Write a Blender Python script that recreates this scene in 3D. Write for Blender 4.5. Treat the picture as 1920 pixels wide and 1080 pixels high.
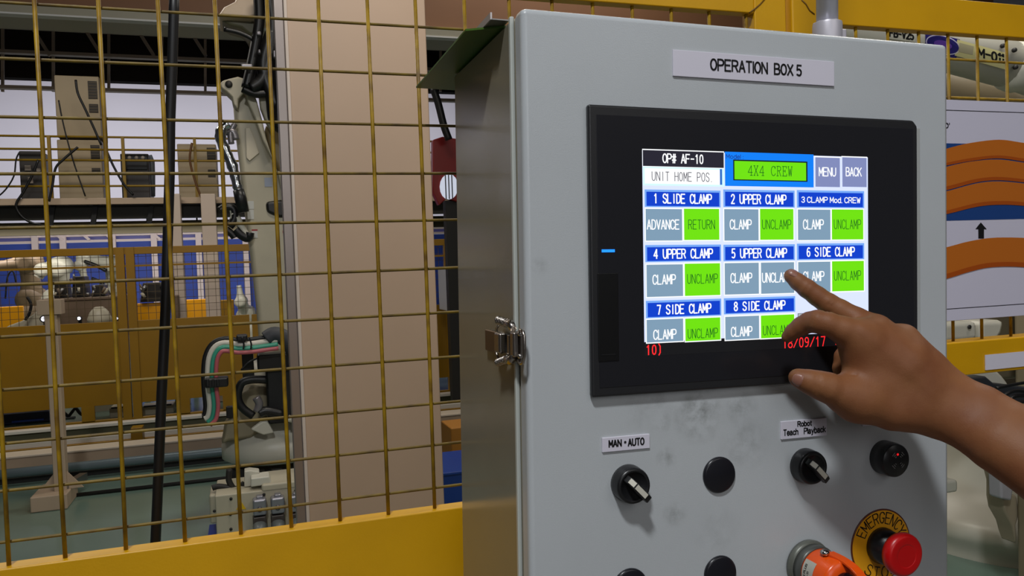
import bpy, math, random
import numpy as np
from mathutils import Vector, Matrix

random.seed(7)
for o in list(bpy.data.objects):
    bpy.data.objects.remove(o)
SC = bpy.context.scene
COL = SC.collection

# ------------------------------------------------------------------ camera
# rotation (world -> camera; x right, y down, z forward) of the plant floor frame and of the control box
MF = np.array([[0.9481824232729905, -0.31569254011862563, -0.03589306770964599], [-0.04450894673923819, -0.020122041023722906, -0.9988063161220013], [0.3145934612421608, 0.9486481558399245, -0.033130508073186835]])
MBX = np.array([[0.9527284979733956, -0.3033942110048471, -0.01613573295836987], [-0.02332666837740415, -0.020092333235359385, -0.9995259699915605], [0.30292618852084763, 0.9526532689672069, -0.026219714611839133]])
EYE = np.array([0.0, 0.0, 1.5])
FPX = 1500.0
cam_data = bpy.data.cameras.new('camera')
cam = bpy.data.objects.new('camera', cam_data)
COL.objects.link(cam)
rm = Matrix([[MF[0][i], -MF[1][i], -MF[2][i]] for i in range(3)])
cam.matrix_world = Matrix.Translation(Vector(EYE)) @ rm.to_4x4()
cam_data.sensor_width = 36
cam_data.lens = FPX / 1920 * 36
cam_data.clip_start = 0.02
cam_data.clip_end = 200
SC.camera = cam

# ------------------------------------------------------------------ world, lights, exposure
SC.view_settings.view_transform = 'Standard'
SC.view_settings.look = 'None'
SC.view_settings.exposure = 0.0
SC.view_settings.gamma = 1.0
SC.view_settings.use_curve_mapping = False
wd = bpy.data.worlds.new('world')
SC.world = wd
wd.use_nodes = True
wd.node_tree.nodes['Background'].inputs[0].default_value = (0.80, 0.78, 0.80, 1)
wd.node_tree.nodes['Background'].inputs[1].default_value = 0.06


def area(name, loc, target, sx, sy, power, col=(1, 1, 1)):
    l = bpy.data.lights.new(name, 'AREA')
    l.shape = 'RECTANGLE'
    l.size = sx
    l.size_y = sy
    l.energy = power
    l.color = col
    o = bpy.data.objects.new(name, l)
    COL.objects.link(o)
    o.location = loc
    d = Vector(target) - Vector(loc)
    o.rotation_euler = d.to_track_quat('-Z', 'Y').to_euler()
    return o


area('key_lamp', (-0.70, -0.95, 4.2), (0.35, 0.65, 1.4), 0.35, 0.25, 75, (0.95, 0.98, 1.0))
area('cell_light', (0.35, 1.75, 3.0), (0.72, 2.6, 2.3), 0.6, 0.3, 6, (1.0, 0.90, 0.80))  # added to brighten the upper column, stands for no known fixture
area('cell_light', (2.3, 1.5, 3.4), (1.9, 2.2, 1.2), 0.8, 0.4, 22, (1.0, 0.95, 0.86))  # invented source that lifts the white robots behind the board
area('aisle_fill', (1.8, -2.8, 3.6), (0.4, 0.8, 1.3), 2.0, 1.2, 15, (1.0, 0.96, 0.93))  # broad fill added in front of the door, no fixture there
area('aisle_fill', (-0.2, -2.9, 2.3), (0.3, 0.8, 1.3), 1.4, 1.2, 14, (0.95, 0.97, 1.0))  # another added fill, low and frontal, softens the shadows on the door
area('cell_light', (0.6, 3.6, 5.0), (0.6, 3.6, 0), 1.4, 0.5, 50, (1.0, 0.92, 0.80))
area('cell_light', (-2.0, 7.2, 5.0), (-2.0, 7.2, 0), 2.5, 0.6, 100, (1.0, 0.94, 0.85))
area('cell_light', (2.6, 6.5, 5.0), (2.6, 6.5, 0), 2.5, 0.6, 70, (1.0, 0.94, 0.85))
area('hall_lamp', (-3.5, 17.0, 5.6), (-3.5, 19.5, 2.5), 6, 1, 330, (0.94, 0.93, 1.0))
area('hall_lamp', (3.5, 17.0, 5.6), (3.5, 19.5, 2.5), 6, 1, 290, (0.94, 0.93, 1.0))
area('deck_light', (-1.6, 12.8, 2.1), (-1.6, 16.0, 0.9), 5, 0.3, 60, (0.95, 0.93, 1.0))
area('deck_light', (-1.6, 10.6, 1.98), (-1.6, 11.4, 0.6), 4, 0.2, 26, (1.0, 0.95, 0.85))  # added under the deck to throw light on the far robots


# ------------------------------------------------------------------ helpers
def W(px, py, Y):
    """point of the plant at depth Y seen at photo pixel px, py"""
    d = MF.T @ np.array([(px - 960) / FPX, (py - 540) / FPX, 1.0])
    return EYE + d * (Y / d[1])


YB = 0.6244          # depth of the door front in the box frame
HB = 0.62            # height of the box
dB0 = MBX.T @ np.array([(977 - 960) / FPX, (12 - 540) / FPX, 1.0])
O_B = dB0 * (YB / dB0[1])              # door top left corner in the box frame, seen from the eye
R_BW = MF.T @ MBX                      # box frame -> plant frame
BOX_M = Matrix([[*R_BW[i]] for i in range(3)]).to_4x4()
_loc = EYE + R_BW @ (O_B - np.array([0, 0, HB]))
BOX_M.translation = Vector(_loc)


def D(px, py, off=0.0):
    """box-local point seen at px, py on the plane `off` metres in front of the door"""
    d = MBX.T @ np.array([(px - 960) / FPX, (py - 540) / FPX, 1.0])
    p = d * ((YB - off) / d[1]) - O_B
    return np.array([p[0], p[1], p[2] + HB])


def srgb(c):
    out = []
    for v in c[:3]:
        v = v / 255.0
        out.append(v / 12.92 if v <= 0.04045 else ((v + 0.055) / 1.055) ** 2.4)
    return (*out, 1)


MATS = {}


def mat(name, rgb, rough=0.5, metal=0.0, emit=0.0, noise=0.0, nscale=20, bump=0.0, bscale=200, rgb2=None, coat=0.0, sss=0.0, spec=0.5, stretch=None):
    if name in MATS:
        return MATS[name]
    m = bpy.data.materials.new(name)
    m.use_nodes = True
    nt = m.node_tree
    b = nt.nodes['Principled BSDF']
    c = srgb(rgb)
    b.inputs['Base Color'].default_value = c
    b.inputs['Roughness'].default_value = rough
    b.inputs['Metallic'].default_value = metal
    b.inputs['Coat Weight'].default_value = coat
    b.inputs['Specular IOR Level'].default_value = spec
    if sss:
        b.inputs['Subsurface Weight'].default_value = sss
        b.inputs['Subsurface Radius'].default_value = (0.006, 0.0025, 0.0012)
        b.inputs['Subsurface Scale'].default_value = 1.0
    if emit:
        b.inputs['Emission Color'].default_value = c
        b.inputs['Emission Strength'].default_value = emit
        b.inputs['Base Color'].default_value = (0.01, 0.01, 0.01, 1)
    tc = nt.nodes.new('ShaderNodeTexCoord')
    src = tc.outputs['Object']
    if stretch:
        mp = nt.nodes.new('ShaderNodeMapping')
        mp.inputs['Scale'].default_value = stretch
        nt.links.new(src, mp.inputs['Vector'])
        src = mp.outputs['Vector']
    if noise and not emit:
        n = nt.nodes.new('ShaderNodeTexNoise')
        n.inputs['Scale'].default_value = nscale
        n.inputs['Detail'].default_value = 5
        nt.links.new(src, n.inputs['Vector'])
        r = nt.nodes.new('ShaderNodeValToRGB')
        r.color_ramp.elements[0].position = 0.35
        r.color_ramp.elements[1].position = 0.7
        k = 1 - noise
        c2 = srgb(rgb2) if rgb2 else (c[0] * k, c[1] * k, c[2] * k, 1)
        r.color_ramp.elements[0].color = c
        r.color_ramp.elements[1].color = c2
        nt.links.new(n.outputs['Fac'], r.inputs['Fac'])
        nt.links.new(r.outputs['Color'], b.inputs['Base Color'])
    if bump:
        n2 = nt.nodes.new('ShaderNodeTexNoise')
        n2.inputs['Scale'].default_value = bscale
        n2.inputs['Detail'].default_value = 3
        nt.links.new(src, n2.inputs['Vector'])
        bp = nt.nodes.new('ShaderNodeBump')
        bp.inputs['Strength'].default_value = bump
        bp.inputs['Distance'].default_value = 0.001
        nt.links.new(n2.outputs['Fac'], bp.inputs['Height'])
        nt.links.new(bp.outputs['Normal'], b.inputs['Normal'])
    MATS[name] = m
    return m


class MB:
    def __init__(s):
        s.v = []
        s.f = []
        s.sm = []

    def add(s, vs, fs, smooth=False):
        n = len(s.v)
        s.v += [tuple(float(c) for c in p) for p in vs]
        for f in fs:
            s.f.append(tuple(i + n for i in f))
            s.sm.append(smooth)
        return s

    def box(s, x0, x1, y0, y1, z0, z1):
        x0, x1 = min(x0, x1), max(x0, x1)
        y0, y1 = min(y0, y1), max(y0, y1)
        z0, z1 = min(z0, z1), max(z0, z1)
        vs = [(x0, y0, z0), (x1, y0, z0), (x1, y1, z0), (x0, y1, z0), (x0, y0, z1), (x1, y0, z1), (x1, y1, z1), (x0, y1, z1)]
        return s.add(vs, [(3, 2, 1, 0), (4, 5, 6, 7), (0, 1, 5, 4), (1, 2, 6, 5), (2, 3, 7, 6), (3, 0, 4, 7)])

    def obox(s, c, a, b, d):
        c, a, b, d = map(np.array, (c, a, b, d))
        vs = [c - a - b - d, c + a - b - d, c + a + b - d, c - a + b - d, c - a - b + d, c + a - b + d, c + a + b + d, c - a + b + d]
        fs = [(3, 2, 1, 0), (4, 5, 6, 7), (0, 1, 5, 4), (1, 2, 6, 5), (2, 3, 7, 6), (3, 0, 4, 7)]
        if np.dot(np.cross(a, b), d) < 0:
            fs = [f[::-1] for f in fs]
        return s.add(vs, fs)

    def bar(s, p0, p1, w, t, up=(0, 0, 1)):
        p0, p1, up = map(lambda q: np.array(q, float), (p0, p1, up))
        a = (p1 - p0) / 2
        n = np.cross(a, up)
        n = n / np.linalg.norm(n)
        u = np.cross(n, a)
        u = u / np.linalg.norm(u)
        return s.obox((p0 + p1) / 2, a, n * t / 2, u * w / 2)

    def tube(s, pts, r, n=8, cap=True, smooth=True):
        pts = [np.array(p, float) for p in pts]
        rs = r if hasattr(r, '__len__') else [r] * len(pts)
        t0 = pts[1] - pts[0]
        ref = np.array([0, 0, 1.0]) if abs(t0[2]) < 0.9 * np.linalg.norm(t0) else np.array([1.0, 0, 0])
        rings = []
        u = np.cross(t0, ref)
        for i, p in enumerate(pts):
            t = pts[min(i + 1, len(pts) - 1)] - pts[max(i - 1, 0)]
            t = t / (np.linalg.norm(t) + 1e-12)
            u = u - t * np.dot(u, t)
            u = u / (np.linalg.norm(u) + 1e-12)
            w = np.cross(t, u)
            rings.append([p + rs[i] * (math.cos(2 * math.pi * k / n) * u + math.sin(2 * math.pi * k / n) * w) for k in range(n)])
        vs = [q for g in rings for q in g]
        fs = []
        for i in range(len(pts) - 1):
            for k in range(n):
                fs.append((i * n + k, i * n + (k + 1) % n, (i + 1) * n + (k + 1) % n, (i + 1) * n + k))
        s.add(vs, fs, smooth)
        if cap:
            m = len(s.v) - len(vs)
            s.f.append(tuple(m + k for k in range(n))[::-1])
            s.sm.append(False)
            e = m + (len(pts) - 1) * n
            s.f.append(tuple(e + k for k in range(n)))
            s.sm.append(False)
        return s

    def lathe(s, prof, o, ax, n=32, smooth=True):
        """prof: (radius, distance along ax)"""
        o = np.array(o, float)
        ax = np.array(ax, float)
        ax = ax / np.linalg.norm(ax)
        ref = np.array([0, 0, 1.0]) if abs(ax[2]) < 0.9 else np.array([1.0, 0, 0])
        u = np.cross(ax, ref)
        u /= np.linalg.norm(u)
        w = np.cross(ax, u)
        vs = []
        for r, h in prof:
            for k in range(n):
                a = 2 * math.pi * k / n
                vs.append(o + ax * h + r * (math.cos(a) * u + math.sin(a) * w))
        fs = []
        for i in range(len(prof) - 1):
            for k in range(n):
                fs.append((i * n + k, i * n + (k + 1) % n, (i + 1) * n + (k + 1) % n, (i + 1) * n + k))
        s.add(vs, fs, smooth)
        m = len(s.v) - len(vs)
        if prof[0][0] > 1e-5:
            s.f.append(tuple(m + k for k in range(n))[::-1])
            s.sm.append(False)
        if prof[-1][0] > 1e-5:
            e = m + (len(prof) - 1) * n
            s.f.append(tuple(e + k for k in range(n)))
            s.sm.append(False)
        return s

    def prism(s, poly, ext):
        """closed outline (3d points) pushed along ext"""
        poly = [np.array(p, float) for p in poly]
        ext = np.array(ext, float)
        n = len(poly)
        vs = poly + [p + ext for p in poly]
        fs = [tuple(range(n)), tuple(range(2 * n - 1, n - 1, -1))]
        for i in range(n):
            j = (i + 1) % n
            fs.append((j, i, i + n, j + n))
        nrm = sum((np.cross(poly[i] - poly[0], poly[(i + 1) % n] - poly[0]) for i in range(n)), np.zeros(3))
        if np.dot(nrm, ext) > 0:
            fs = [f[::-1] for f in fs]
        return s.add(vs, fs)

    def sphere(s, c, r, n=16, m=10, sc=(1, 1, 1)):
        prof = [(abs(math.sin(math.pi * i / m)) * r if 0 < i < m else 1e-6, -math.cos(math.pi * i / m) * r) for i in range(m + 1)]
        t = MB().lathe(prof, (0, 0, 0), (0, 0, 1), n)
        return s.add([(c[0] + p[0] * sc[0], c[1] + p[1] * sc[1], c[2] + p[2] * sc[2]) for p in t.v], t.f, True)

    def build(s, name, m, parent=None, bevel=0.0, seg=2):
        me = bpy.data.meshes.new(name)
        me.from_pydata(s.v, [], s.f)
        me.polygons.foreach_set('use_smooth', s.sm)
        me.materials.append(m)
        me.update()
        o = bpy.data.objects.new(name, me)
        COL.objects.link(o)
        if parent is not None:
            o.parent = parent
        if bevel:
            md = o.modifiers.new('bevel', 'BEVEL')
            md.width = bevel
            md.segments = seg
            md.limit_method = 'ANGLE'
            md.angle_limit = math.radians(40)
            md.harden_normals = True
            me.polygons.foreach_set('use_smooth', [True] * len(me.polygons))
        return o


def tag(o, label=None, cat=None, group=None, kind=None):
    if label:
        o['label'] = label
    if cat:
        o['category'] = cat
    if group:
        o['group'] = group
    if kind:
        o['kind'] = kind
    return o


def thing(name, label, cat, loc=(0, 0, 0), group=None):
    """an Empty at world origin orientation; parts are given in world coordinates and shifted"""
    o = bpy.data.objects.new(name, None)
    COL.objects.link(o)
    o.location = loc
    return tag(o, label, cat, group)


def part(mb, name, m, parent, bevel=0.0, label=None, kind=None):
    """mb in world coordinates, parent an Empty without rotation (or a part of one)"""
    p = parent
    off = np.zeros(3)
    while p is not None:
        off += np.array(p.location)
        p = p.parent
    mb.v = [(a - off[0], b - off[1], c - off[2]) for a, b, c in mb.v]
    o = mb.build(name, m, parent, bevel)
    return tag(o, label=label, kind=kind)


def solo(mb, name, m, label=None, cat=None, group=None, kind=None, bevel=0.0):
    """a thing of one mesh given in world coordinates; its origin goes to the bottom centre"""
    a = np.array(mb.v)
    c = (a.min(0) + a.max(0)) / 2
    c[2] = a[:, 2].min()
    mb.v = [(x - c[0], y - c[1], z - c[2]) for x, y, z in mb.v]
    o = mb.build(name, m, None, bevel)
    o.location = c
    return tag(o, label, cat, group, kind)


def rbx(mb, x0, y0, x1, y1, Y, th):
    """axis-aligned block: front face at depth Y fills the pixel rectangle, th deep"""
    mx, my = (x0 + x1) / 2, (y0 + y1) / 2
    X0, X1 = W(x0, my, Y)[0], W(x1, my, Y)[0]
    Z1, Z0 = W(mx, y0, Y)[2], W(mx, y1, Y)[2]
    return mb.box(X0, X1, Y, Y + th, Z0, Z1)


def ppoly(mb, pts, Y, th):
    """outline in pixels at depth Y pushed th deeper"""
    return mb.prism([W(x, y, Y) for x, y in pts], (0, th, 0))


def px2m(px, Y, n=1.0):
    return px * Y * 1.04 / FPX


def copy_tree(o, parent=None):
    c = o.copy()
    COL.objects.link(c)
    c.parent = parent
    for ch in [q for q in bpy.data.objects if q.parent == o]:
        copy_tree(ch, c)
    return c


# ---- lettering
G = {
    'A': ['0,0 2,6 4,0', '0.7,2 3.3,2'], 'B': ['0,0 0,6 2.6,6 3.6,5.4 3.6,3.7 2.6,3.1 0,3.1', '2.6,3.1 4,2.4 4,0.8 3,0 0,0'],
    'C': ['4,4.6 3.4,5.7 2.2,6 1,5.7 0.2,4.6 0,3 0.2,1.4 1,0.3 2.2,0 3.4,0.3 4,1.4'], 'D': ['0,0 0,6 2,6 3.4,5.3 4,3.8 4,2.2 3.4,0.7 2,0 0,0'],
    'E': ['4,6 0,6 0,0 4,0', '0,3.1 3.3,3.1'], 'F': ['4,6 0,6 0,0', '0,3.1 3.3,3.1'],
    'G': ['4,4.7 3.2,5.8 2,6 0.8,5.5 0,4 0,2 0.8,0.5 2,0 3.2,0.3 4,1.2 4,2.8 2.3,2.8'], 'H': ['0,0 0,6', '4,0 4,6', '0,3.1 4,3.1'],
    'I': ['2,0 2,6'], 'K': ['0,0 0,6', '4,6 0,2.4', '1.4,3.6 4,0'], 'L': ['0,6 0,0 3.8,0'], 'M': ['0,0 0,6 2,1.8 4,6 4,0'],
    'N': ['0,0 0,6 4,0 4,6'], 'O': ['2,6 0.8,5.5 0,4 0,2 0.8,0.5 2,0 3.2,0.5 4,2 4,4 3.2,5.5 2,6'],
    'P': ['0,0 0,6 2.8,6 3.8,5.4 4,4.4 3.8,3.4 2.8,2.8 0,2.8'], 'R': ['0,0 0,6 2.8,6 3.8,5.4 4,4.5 3.8,3.6 2.8,3 0,3', '2.2,3 4,0'],
    'S': ['3.9,4.8 3.2,5.8 2,6 0.8,5.8 0.1,4.8 0.4,3.7 2,3.1 3.6,2.4 4,1.3 3.2,0.2 2,0 0.8,0.2 0,1.2'], 'T': ['0,6 4,6', '2,6 2,0'],
    'U': ['0,6 0,1.6 0.8,0.3 2,0 3.2,0.3 4,1.6 4,6'], 'V': ['0,6 2,0 4,6'], 'W': ['0,6 1,0 2,4.6 3,0 4,6'], 'X': ['0,0 4,6', '0,6 4,0'],
    'Y': ['0,6 2,3 4,6', '2,3 2,0'], 'T ': [],
    '0': ['2,6 0.9,5.5 0.4,4 0.4,2 0.9,0.5 2,0 3.1,0.5 3.6,2 3.6,4 3.1,5.5 2,6'], '1': ['1,4.8 2.2,6 2.2,0'],
    '2': ['0.3,4.6 0.9,5.7 2,6 3.3,5.6 3.7,4.4 3.2,3.1 0.3,0 3.8,0'], '4': ['3,0 3,6 0.1,1.8 4,1.8'], '5': ['3.7,6 0.7,6 0.5,3.3 2,3.8 3.4,3.2 3.8,1.8 3.2,0.4 2,0 0.4,0.6'],
    '6': ['3.6,5.4 2.4,6 1,5.4 0.3,3.6 0.3,1.6 1,0.3 2,0 3.2,0.3 3.8,1.7 3.3,3.1 2,3.5 0.8,3 0.3,2'], '7': ['0.2,6 3.8,6 1.8,0'],
    '8': ['2,3.2 0.7,3.8 0.4,4.8 1,5.8 2,6 3,5.8 3.6,4.8 3.3,3.8 2,3.2 0.6,2.6 0.1,1.5 0.8,0.3 2,0 3.2,0.3 3.9,1.5 3.4,2.6 2,3.2'],
    '9': ['3.6,3.4 2.4,2.7 1,3 0.3,4.4 0.9,5.7 2,6 3.2,5.6 3.7,4 3.4,1.8 2.4,0.2 0.8,0.2'],
    '#': ['1,0 1.6,6', '2.6,0 3.2,6', '0,4.2 4,4.2', '0,1.9 4,1.9'], '-': ['0.4,3 3.6,3'], '.': ['1,0 1.4,0.01'], '/': ['0,0 4,6'], ')': ['1,6.6 2.2,5 2.2,1 1,-0.6'],
    '3': ['0.4,4.9 1,5.8 2,6 3.2,5.7 3.6,4.6 3.1,3.5 1.8,3.1', '1.8,3.1 3.2,2.7 3.8,1.6 3.2,0.4 2,0 0.8,0.3 0.2,1.2'],
    'a': ['0.4,3.4 1.2,4.1 2.4,4.1 3.1,3.5 3.1,0.6 3.5,0', '3.1,2.5 1,2.2 0.2,1.2 0.6,0.2 1.6,0 2.6,0.4 3.1,1.2'], 'b': ['0,6 0,0', '0,3.2 0.9,4.1 2.1,4.1 3,3.2 3.2,2 3,0.8 2.1,0 0.9,0 0,0.9'],
    'c': ['3,3.2 2.2,4.1 1,4 0.2,3 0,2 0.2,1 1,0.1 2.2,0 3,0.9'], 'd': ['3.2,6 3.2,0', '3.2,3.2 2.3,4.1 1.1,4.1 0.2,3.2 0,2 0.2,0.8 1.1,0 2.3,0 3.2,0.9'],
    'e': ['0.1,2.2 3.1,2.2 2.9,3.4 2.1,4.1 1,4.1 0.2,3.2 0,2 0.3,0.7 1.2,0 2.3,0.1 3,0.9'], 'h': ['0,0 0,6', '0,3 0.9,4 2,4.1 2.8,3.4 2.9,2.6 2.9,0'], 'k': ['0,0 0,6', '2.9,4.1 0,1.6', '1,2.5 3,0'],
    'l': ['0,0 0,6'], 'o': ['1.7,4.1 0.6,3.7 0,2.6 0,1.5 0.6,0.4 1.7,0 2.8,0.4 3.4,1.5 3.4,2.6 2.8,3.7 1.7,4.1'], 't': ['0.8,5.4 0.8,0.8 1.2,0.1 1.9,0', '0,4.1 1.8,4.1'], 'y': ['0,4.1 1.6,0', '3.2,4.1 1.6,0 0.9,-1.5 0,-1.7'],
    "'": ['0,6 0,4.4'], ':': ['1,0 1.3,0.01', '1,3.4 1.3,3.41'],
    'c4': ['3,0 3,6 0.1,1.8 4,1.8', '2,0 4,0'], 'cX': ['0.4,0 3.6,6', '0.4,6 3.6,0', '0,6 1.2,6', '2.8,6 4,6', '0,0 1.2,0', '2.8,0 4,0'],
    'cC': ['3.8,4.4 3.8,5.8', '3.8,4.6 3.2,5.7 2.2,6 1,5.5 0.3,4 0.3,2 1,0.5 2.2,0 3.4,0.4 4,1.4'],
    'cR': ['0.8,0 0.8,6', '0,6 2.8,6 3.7,5.3 3.7,3.9 2.8,3.2 0.8,3.2', '2.2,3.2 3.6,0 4,0', '0,0 1.6,0'],
    'cE': ['0.8,0 0.8,6', '3.8,4.8 3.8,6 0,6', '0,0 4,0 4,1.3', '0.8,3.1 2.6,3.1', '2.6,3.9 2.6,2.3'],
    'cW': ['0.4,6 1.1,0 2,4.6 2.9,0 3.6,6', '0,6 1,6', '3,6 4,6'],
}


def glyph_strokes(ch, serif=False):
    key = 'c' + ch if serif and ('c' + ch) in G else ch
    out = []
    for st in G.get(key, []):
        P = [np.array(tuple(map(float, q.split(',')))) for q in st.split()]
        if len(P) > 4:
            closed = np.allclose(P[0], P[-1])
            Q = [P[0]]
            n = len(P)
            for i in range(1, n - 1):
                a, b = P[i] - P[i - 1], P[i + 1] - P[i]
                cs = np.dot(a, b) / (np.linalg.norm(a) * np.linalg.norm(b))
                if cs > 0.45:
                    Q += [P[i] - a * 0.27, P[i] + b * 0.27]
                else:
                    Q.append(P[i])
            if closed:
                a, b = P[-1] - P[-2], P[1] - P[0]
                if np.dot(a, b) / (np.linalg.norm(a) * np.linalg.norm(b)) > 0.45:
                    Q[0] = P[0] + b * 0.27
                    Q += [P[-1] - a * 0.27, P[0] + b * 0.27]
                else:
                    Q.append(P[-1])
            else:
                Q.append(P[-1])
            P = Q
        out.append([tuple(p) for p in P])
    return out


def stroke_text(text, w, h, lw, mapf, serif=False, gap=1.6):
    """monoline letters filling w x h; mapf maps (u, v) in metres to 3d"""
    n = len(text)
    adv = 4 + gap
    sx = w / (n * adv - gap)
    sy = h / 6.0
    mb = MB()
    for i, ch in enumerate(text):
        for st in glyph_strokes(ch, serif):
            P = [np.array([(x + i * adv) * sx, y * sy]) for x, y in st]
            for a, b in zip(P[:-1], P[1:]):
                d = b - a
                L = np.linalg.norm(d)
                d = d / L if L > 1e-9 else np.array([1.0, 0])
                nn = np.array([-d[1], d[0]]) * lw / 2
                e = d * lw * 0.3
                q = [a - e - nn, b + e - nn, b + e + nn, a - e + nn]
                mb.add([mapf(*t) for t in q], [(0, 1, 2, 3)])
    return mb


def prop_strokes(text, gap=1.25, space=2.2):
    """proportional line of letters in glyph units -> strokes, total width"""
    out, x = [], 0.0
    for ch in text:
        st = glyph_strokes(ch)
        if not st:
            x += space
            continue
        xs = [p[0] for q in st for p in q]
        lo, hi = min(xs), max(xs)
        out += [[(p[0] - lo + x, p[1]) for p in q] for q in st]
        x += hi - lo + gap
    return out, x - gap


def font_text(text, w, h, mapf, lw=0.001, gap=1.25, space=2.2):
    st, tw = prop_strokes(text, gap, space)
    sx, sy = (w - lw) / tw, (h - lw) / 6.0
    mb = MB()
    for q in st:
        P = [np.array([lw / 2 + x * sx, lw / 2 + y * sy]) for x, y in q]
        for a, b in zip(P[:-1], P[1:]):
            d = b - a
            L = np.linalg.norm(d)
            d = d / L if L > 1e-9 else np.array([1.0, 0])
            nn = np.array([-d[1], d[0]]) * lw / 2
            e = d * lw * 0.32
            mb.add([mapf(*t_) for t_ in (a - e - nn, b + e - nn, b + e + nn, a - e + nn)], [(0, 1, 2, 3)])
    return mb


# ------------------------------------------------------------------ materials
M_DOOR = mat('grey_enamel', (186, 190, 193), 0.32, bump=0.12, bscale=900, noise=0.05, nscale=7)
M_BODY = mat('grey_enamel_shaded', (132, 126, 110), 0.14, bump=0.05, bscale=900)  # door enamel darkened: the shade on the side is put into the colour
M_YEL = mat('yellow_paint', (216, 160, 0), 0.42, bump=0.15, bscale=350, noise=0.12, nscale=9)
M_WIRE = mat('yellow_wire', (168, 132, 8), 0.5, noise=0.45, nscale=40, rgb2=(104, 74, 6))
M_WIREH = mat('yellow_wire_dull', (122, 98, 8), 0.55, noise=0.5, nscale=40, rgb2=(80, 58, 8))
M_BLACK = mat('black_plastic', (22, 22, 24), 0.38)
M_BLACKM = mat('black_matt', (13, 13, 14), 0.6)
M_CHROME = mat('chrome', (190, 188, 185), 0.18, metal=1.0)
M_STEEL = mat('steel', (150, 150, 150), 0.35, metal=0.9)
M_GALV = mat('galvanised_conduit', (206, 206, 216), 0.3, metal=0.25, noise=0.1, nscale=30)
M_WHITE = mat('white_plate', (214, 210, 222), 0.3)
M_INK = mat('black_ink', (10, 10, 12), 0.5)
M_RED = mat('red_plastic', (190, 8, 12), 0.35)
M_ORANGE = mat('orange_plastic', (235, 84, 14), 0.28)
M_CREAM = mat('cream_casting', (186, 178, 156), 0.45, noise=0.12, nscale=5)
M_RWHITE = mat('robot_white', (205, 202, 188), 0.38, noise=0.08, nscale=4)
M_BEIGE = mat('beige_steel', (186, 164, 140), 0.5, noise=0.1, nscale=3)
M_COLUMN = mat('column_paint', (176, 151, 128), 0.45, noise=0.06, nscale=2.5)
M_BROWN = mat('brown_girder', (122, 84, 56), 0.6, noise=0.12, nscale=1.5)
M_DARK = mat('dark_steel', (34, 32, 30), 0.6)
M_BLUE = mat('blue_curtain', (44, 74, 170), 0.6, noise=0.3, nscale=1.2)
M_AMBER = mat('amber_panel', (146, 106, 2), 0.4, noise=0.15, nscale=2)
M_FLOOR = mat('green_floor', (112, 136, 124), 0.2, noise=0.18, nscale=0.9)
M_WALL = mat('white_wall', (196, 192, 198), 0.7, noise=0.08, nscale=0.3)
M_RUBBER = mat('black_rubber', (14, 14, 16), 0.45)
M_FOIL = mat('foil', (200, 205, 210), 0.2, metal=1.0, bump=1.0, bscale=60)
M_LAMP = mat('lit_tube', (240, 240, 255), emit=2.0)
M_CONC = mat('aisle_floor', (120, 118, 112), 0.5, noise=0.15, nscale=1.5)

# ------------------------------------------------------------------ the building
def struct(mb, name, m, bevel=0.0):
    return solo(mb, name, m, kind='structure', bevel=bevel)


struct(MB().box(-12, 14, 0.98, 24, -0.1, 0), 'floor', M_FLOOR)
struct(MB().box(-12, 14, -6, 0.98, -0.1, 0), 'floor_aisle', M_CONC)
struct(MB().box(-12, 14, -6, 24, 8.6, 8.7), 'ceiling', M_DARK)
struct(MB().box(-12, 14, 22, 22.2, 0, 8.6), 'wall_back', M_WALL)
struct(MB().box(-12.2, -12, -6, 24, 0, 8.6), 'wall_left', M_WALL)
struct(MB().box(14, 14.2, -6, 24, 0, 8.6), 'wall_right', M_WALL)

# roof structure in front of the white upper wall
YT = 14.0
t = thing('roof_truss', 'dark steel roof truss with thin pale purlins above the white wall', 'roof truss', (0, YT, 5))
mb = MB()
rbx(mb, -300, -60, 1700, 168, YT + 0.9, 0.2)
part(mb, 'roof_panel', mat('roof_dark', (26, 20, 15), 0.95, spec=0.1), t)
M_PURLIN = mat('purlin_paint', (150, 132, 112), 0.6)
for yl, yr, h in ((44, 74, 3.5), (93, 117, 3.5), (160, 178, 4)):
    a, b = W(0, yl, YT), W(480, yr, YT)
    z = (a[2] + b[2]) / 2
    part(MB().box(-7, 9, YT, YT + 0.12, z - 0.025, z + 0.025), 'purlin', M_PURLIN, t)
for x in (48, 145, 243, 340, 436, 828, 990, 1200):
    part(MB().bar(W(x, 32, YT + 0.05), W(x + 46, 105, YT + 0.05), 0.05, 0.05, (0, 1, 0)), 'brace', M_PURLIN, t)
for x in (5, 100, 204, 304, 385, 826):
    part(MB().bar(W(x, 30, YT + 0.15), W(x, 172, YT + 0.15), 0.04, 0.04, (0, 1, 0)), 'hanger', M_PURLIN, t)

# crane girder crossing the top
YG = 6.8
zb = (W(0, 24, YG)[2] + W(400, 47, YG)[2]) / 2
t = thing('crane_girder', 'deep brown crane girder with a pale lower flange crossing overhead', 'girder', (0, YG, zb))
part(MB().box(-5, 8, YG, YG + 0.25, zb + 0.05, zb + 0.75), 'web', M_BROWN, t)
part(MB().box(-5, 8, YG - 0.08, YG + 0.33, zb - 0.02, zb + 0.05), 'flange', mat('flange_paint', (150, 146, 130), 0.5), t)
part(MB().box(-5, 8, YG - 0.085, YG + 0.0, zb - 0.025, zb - 0.012), 'flange_lip', mat('lip_paint', (200, 200, 200), 0.5), t)

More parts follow.
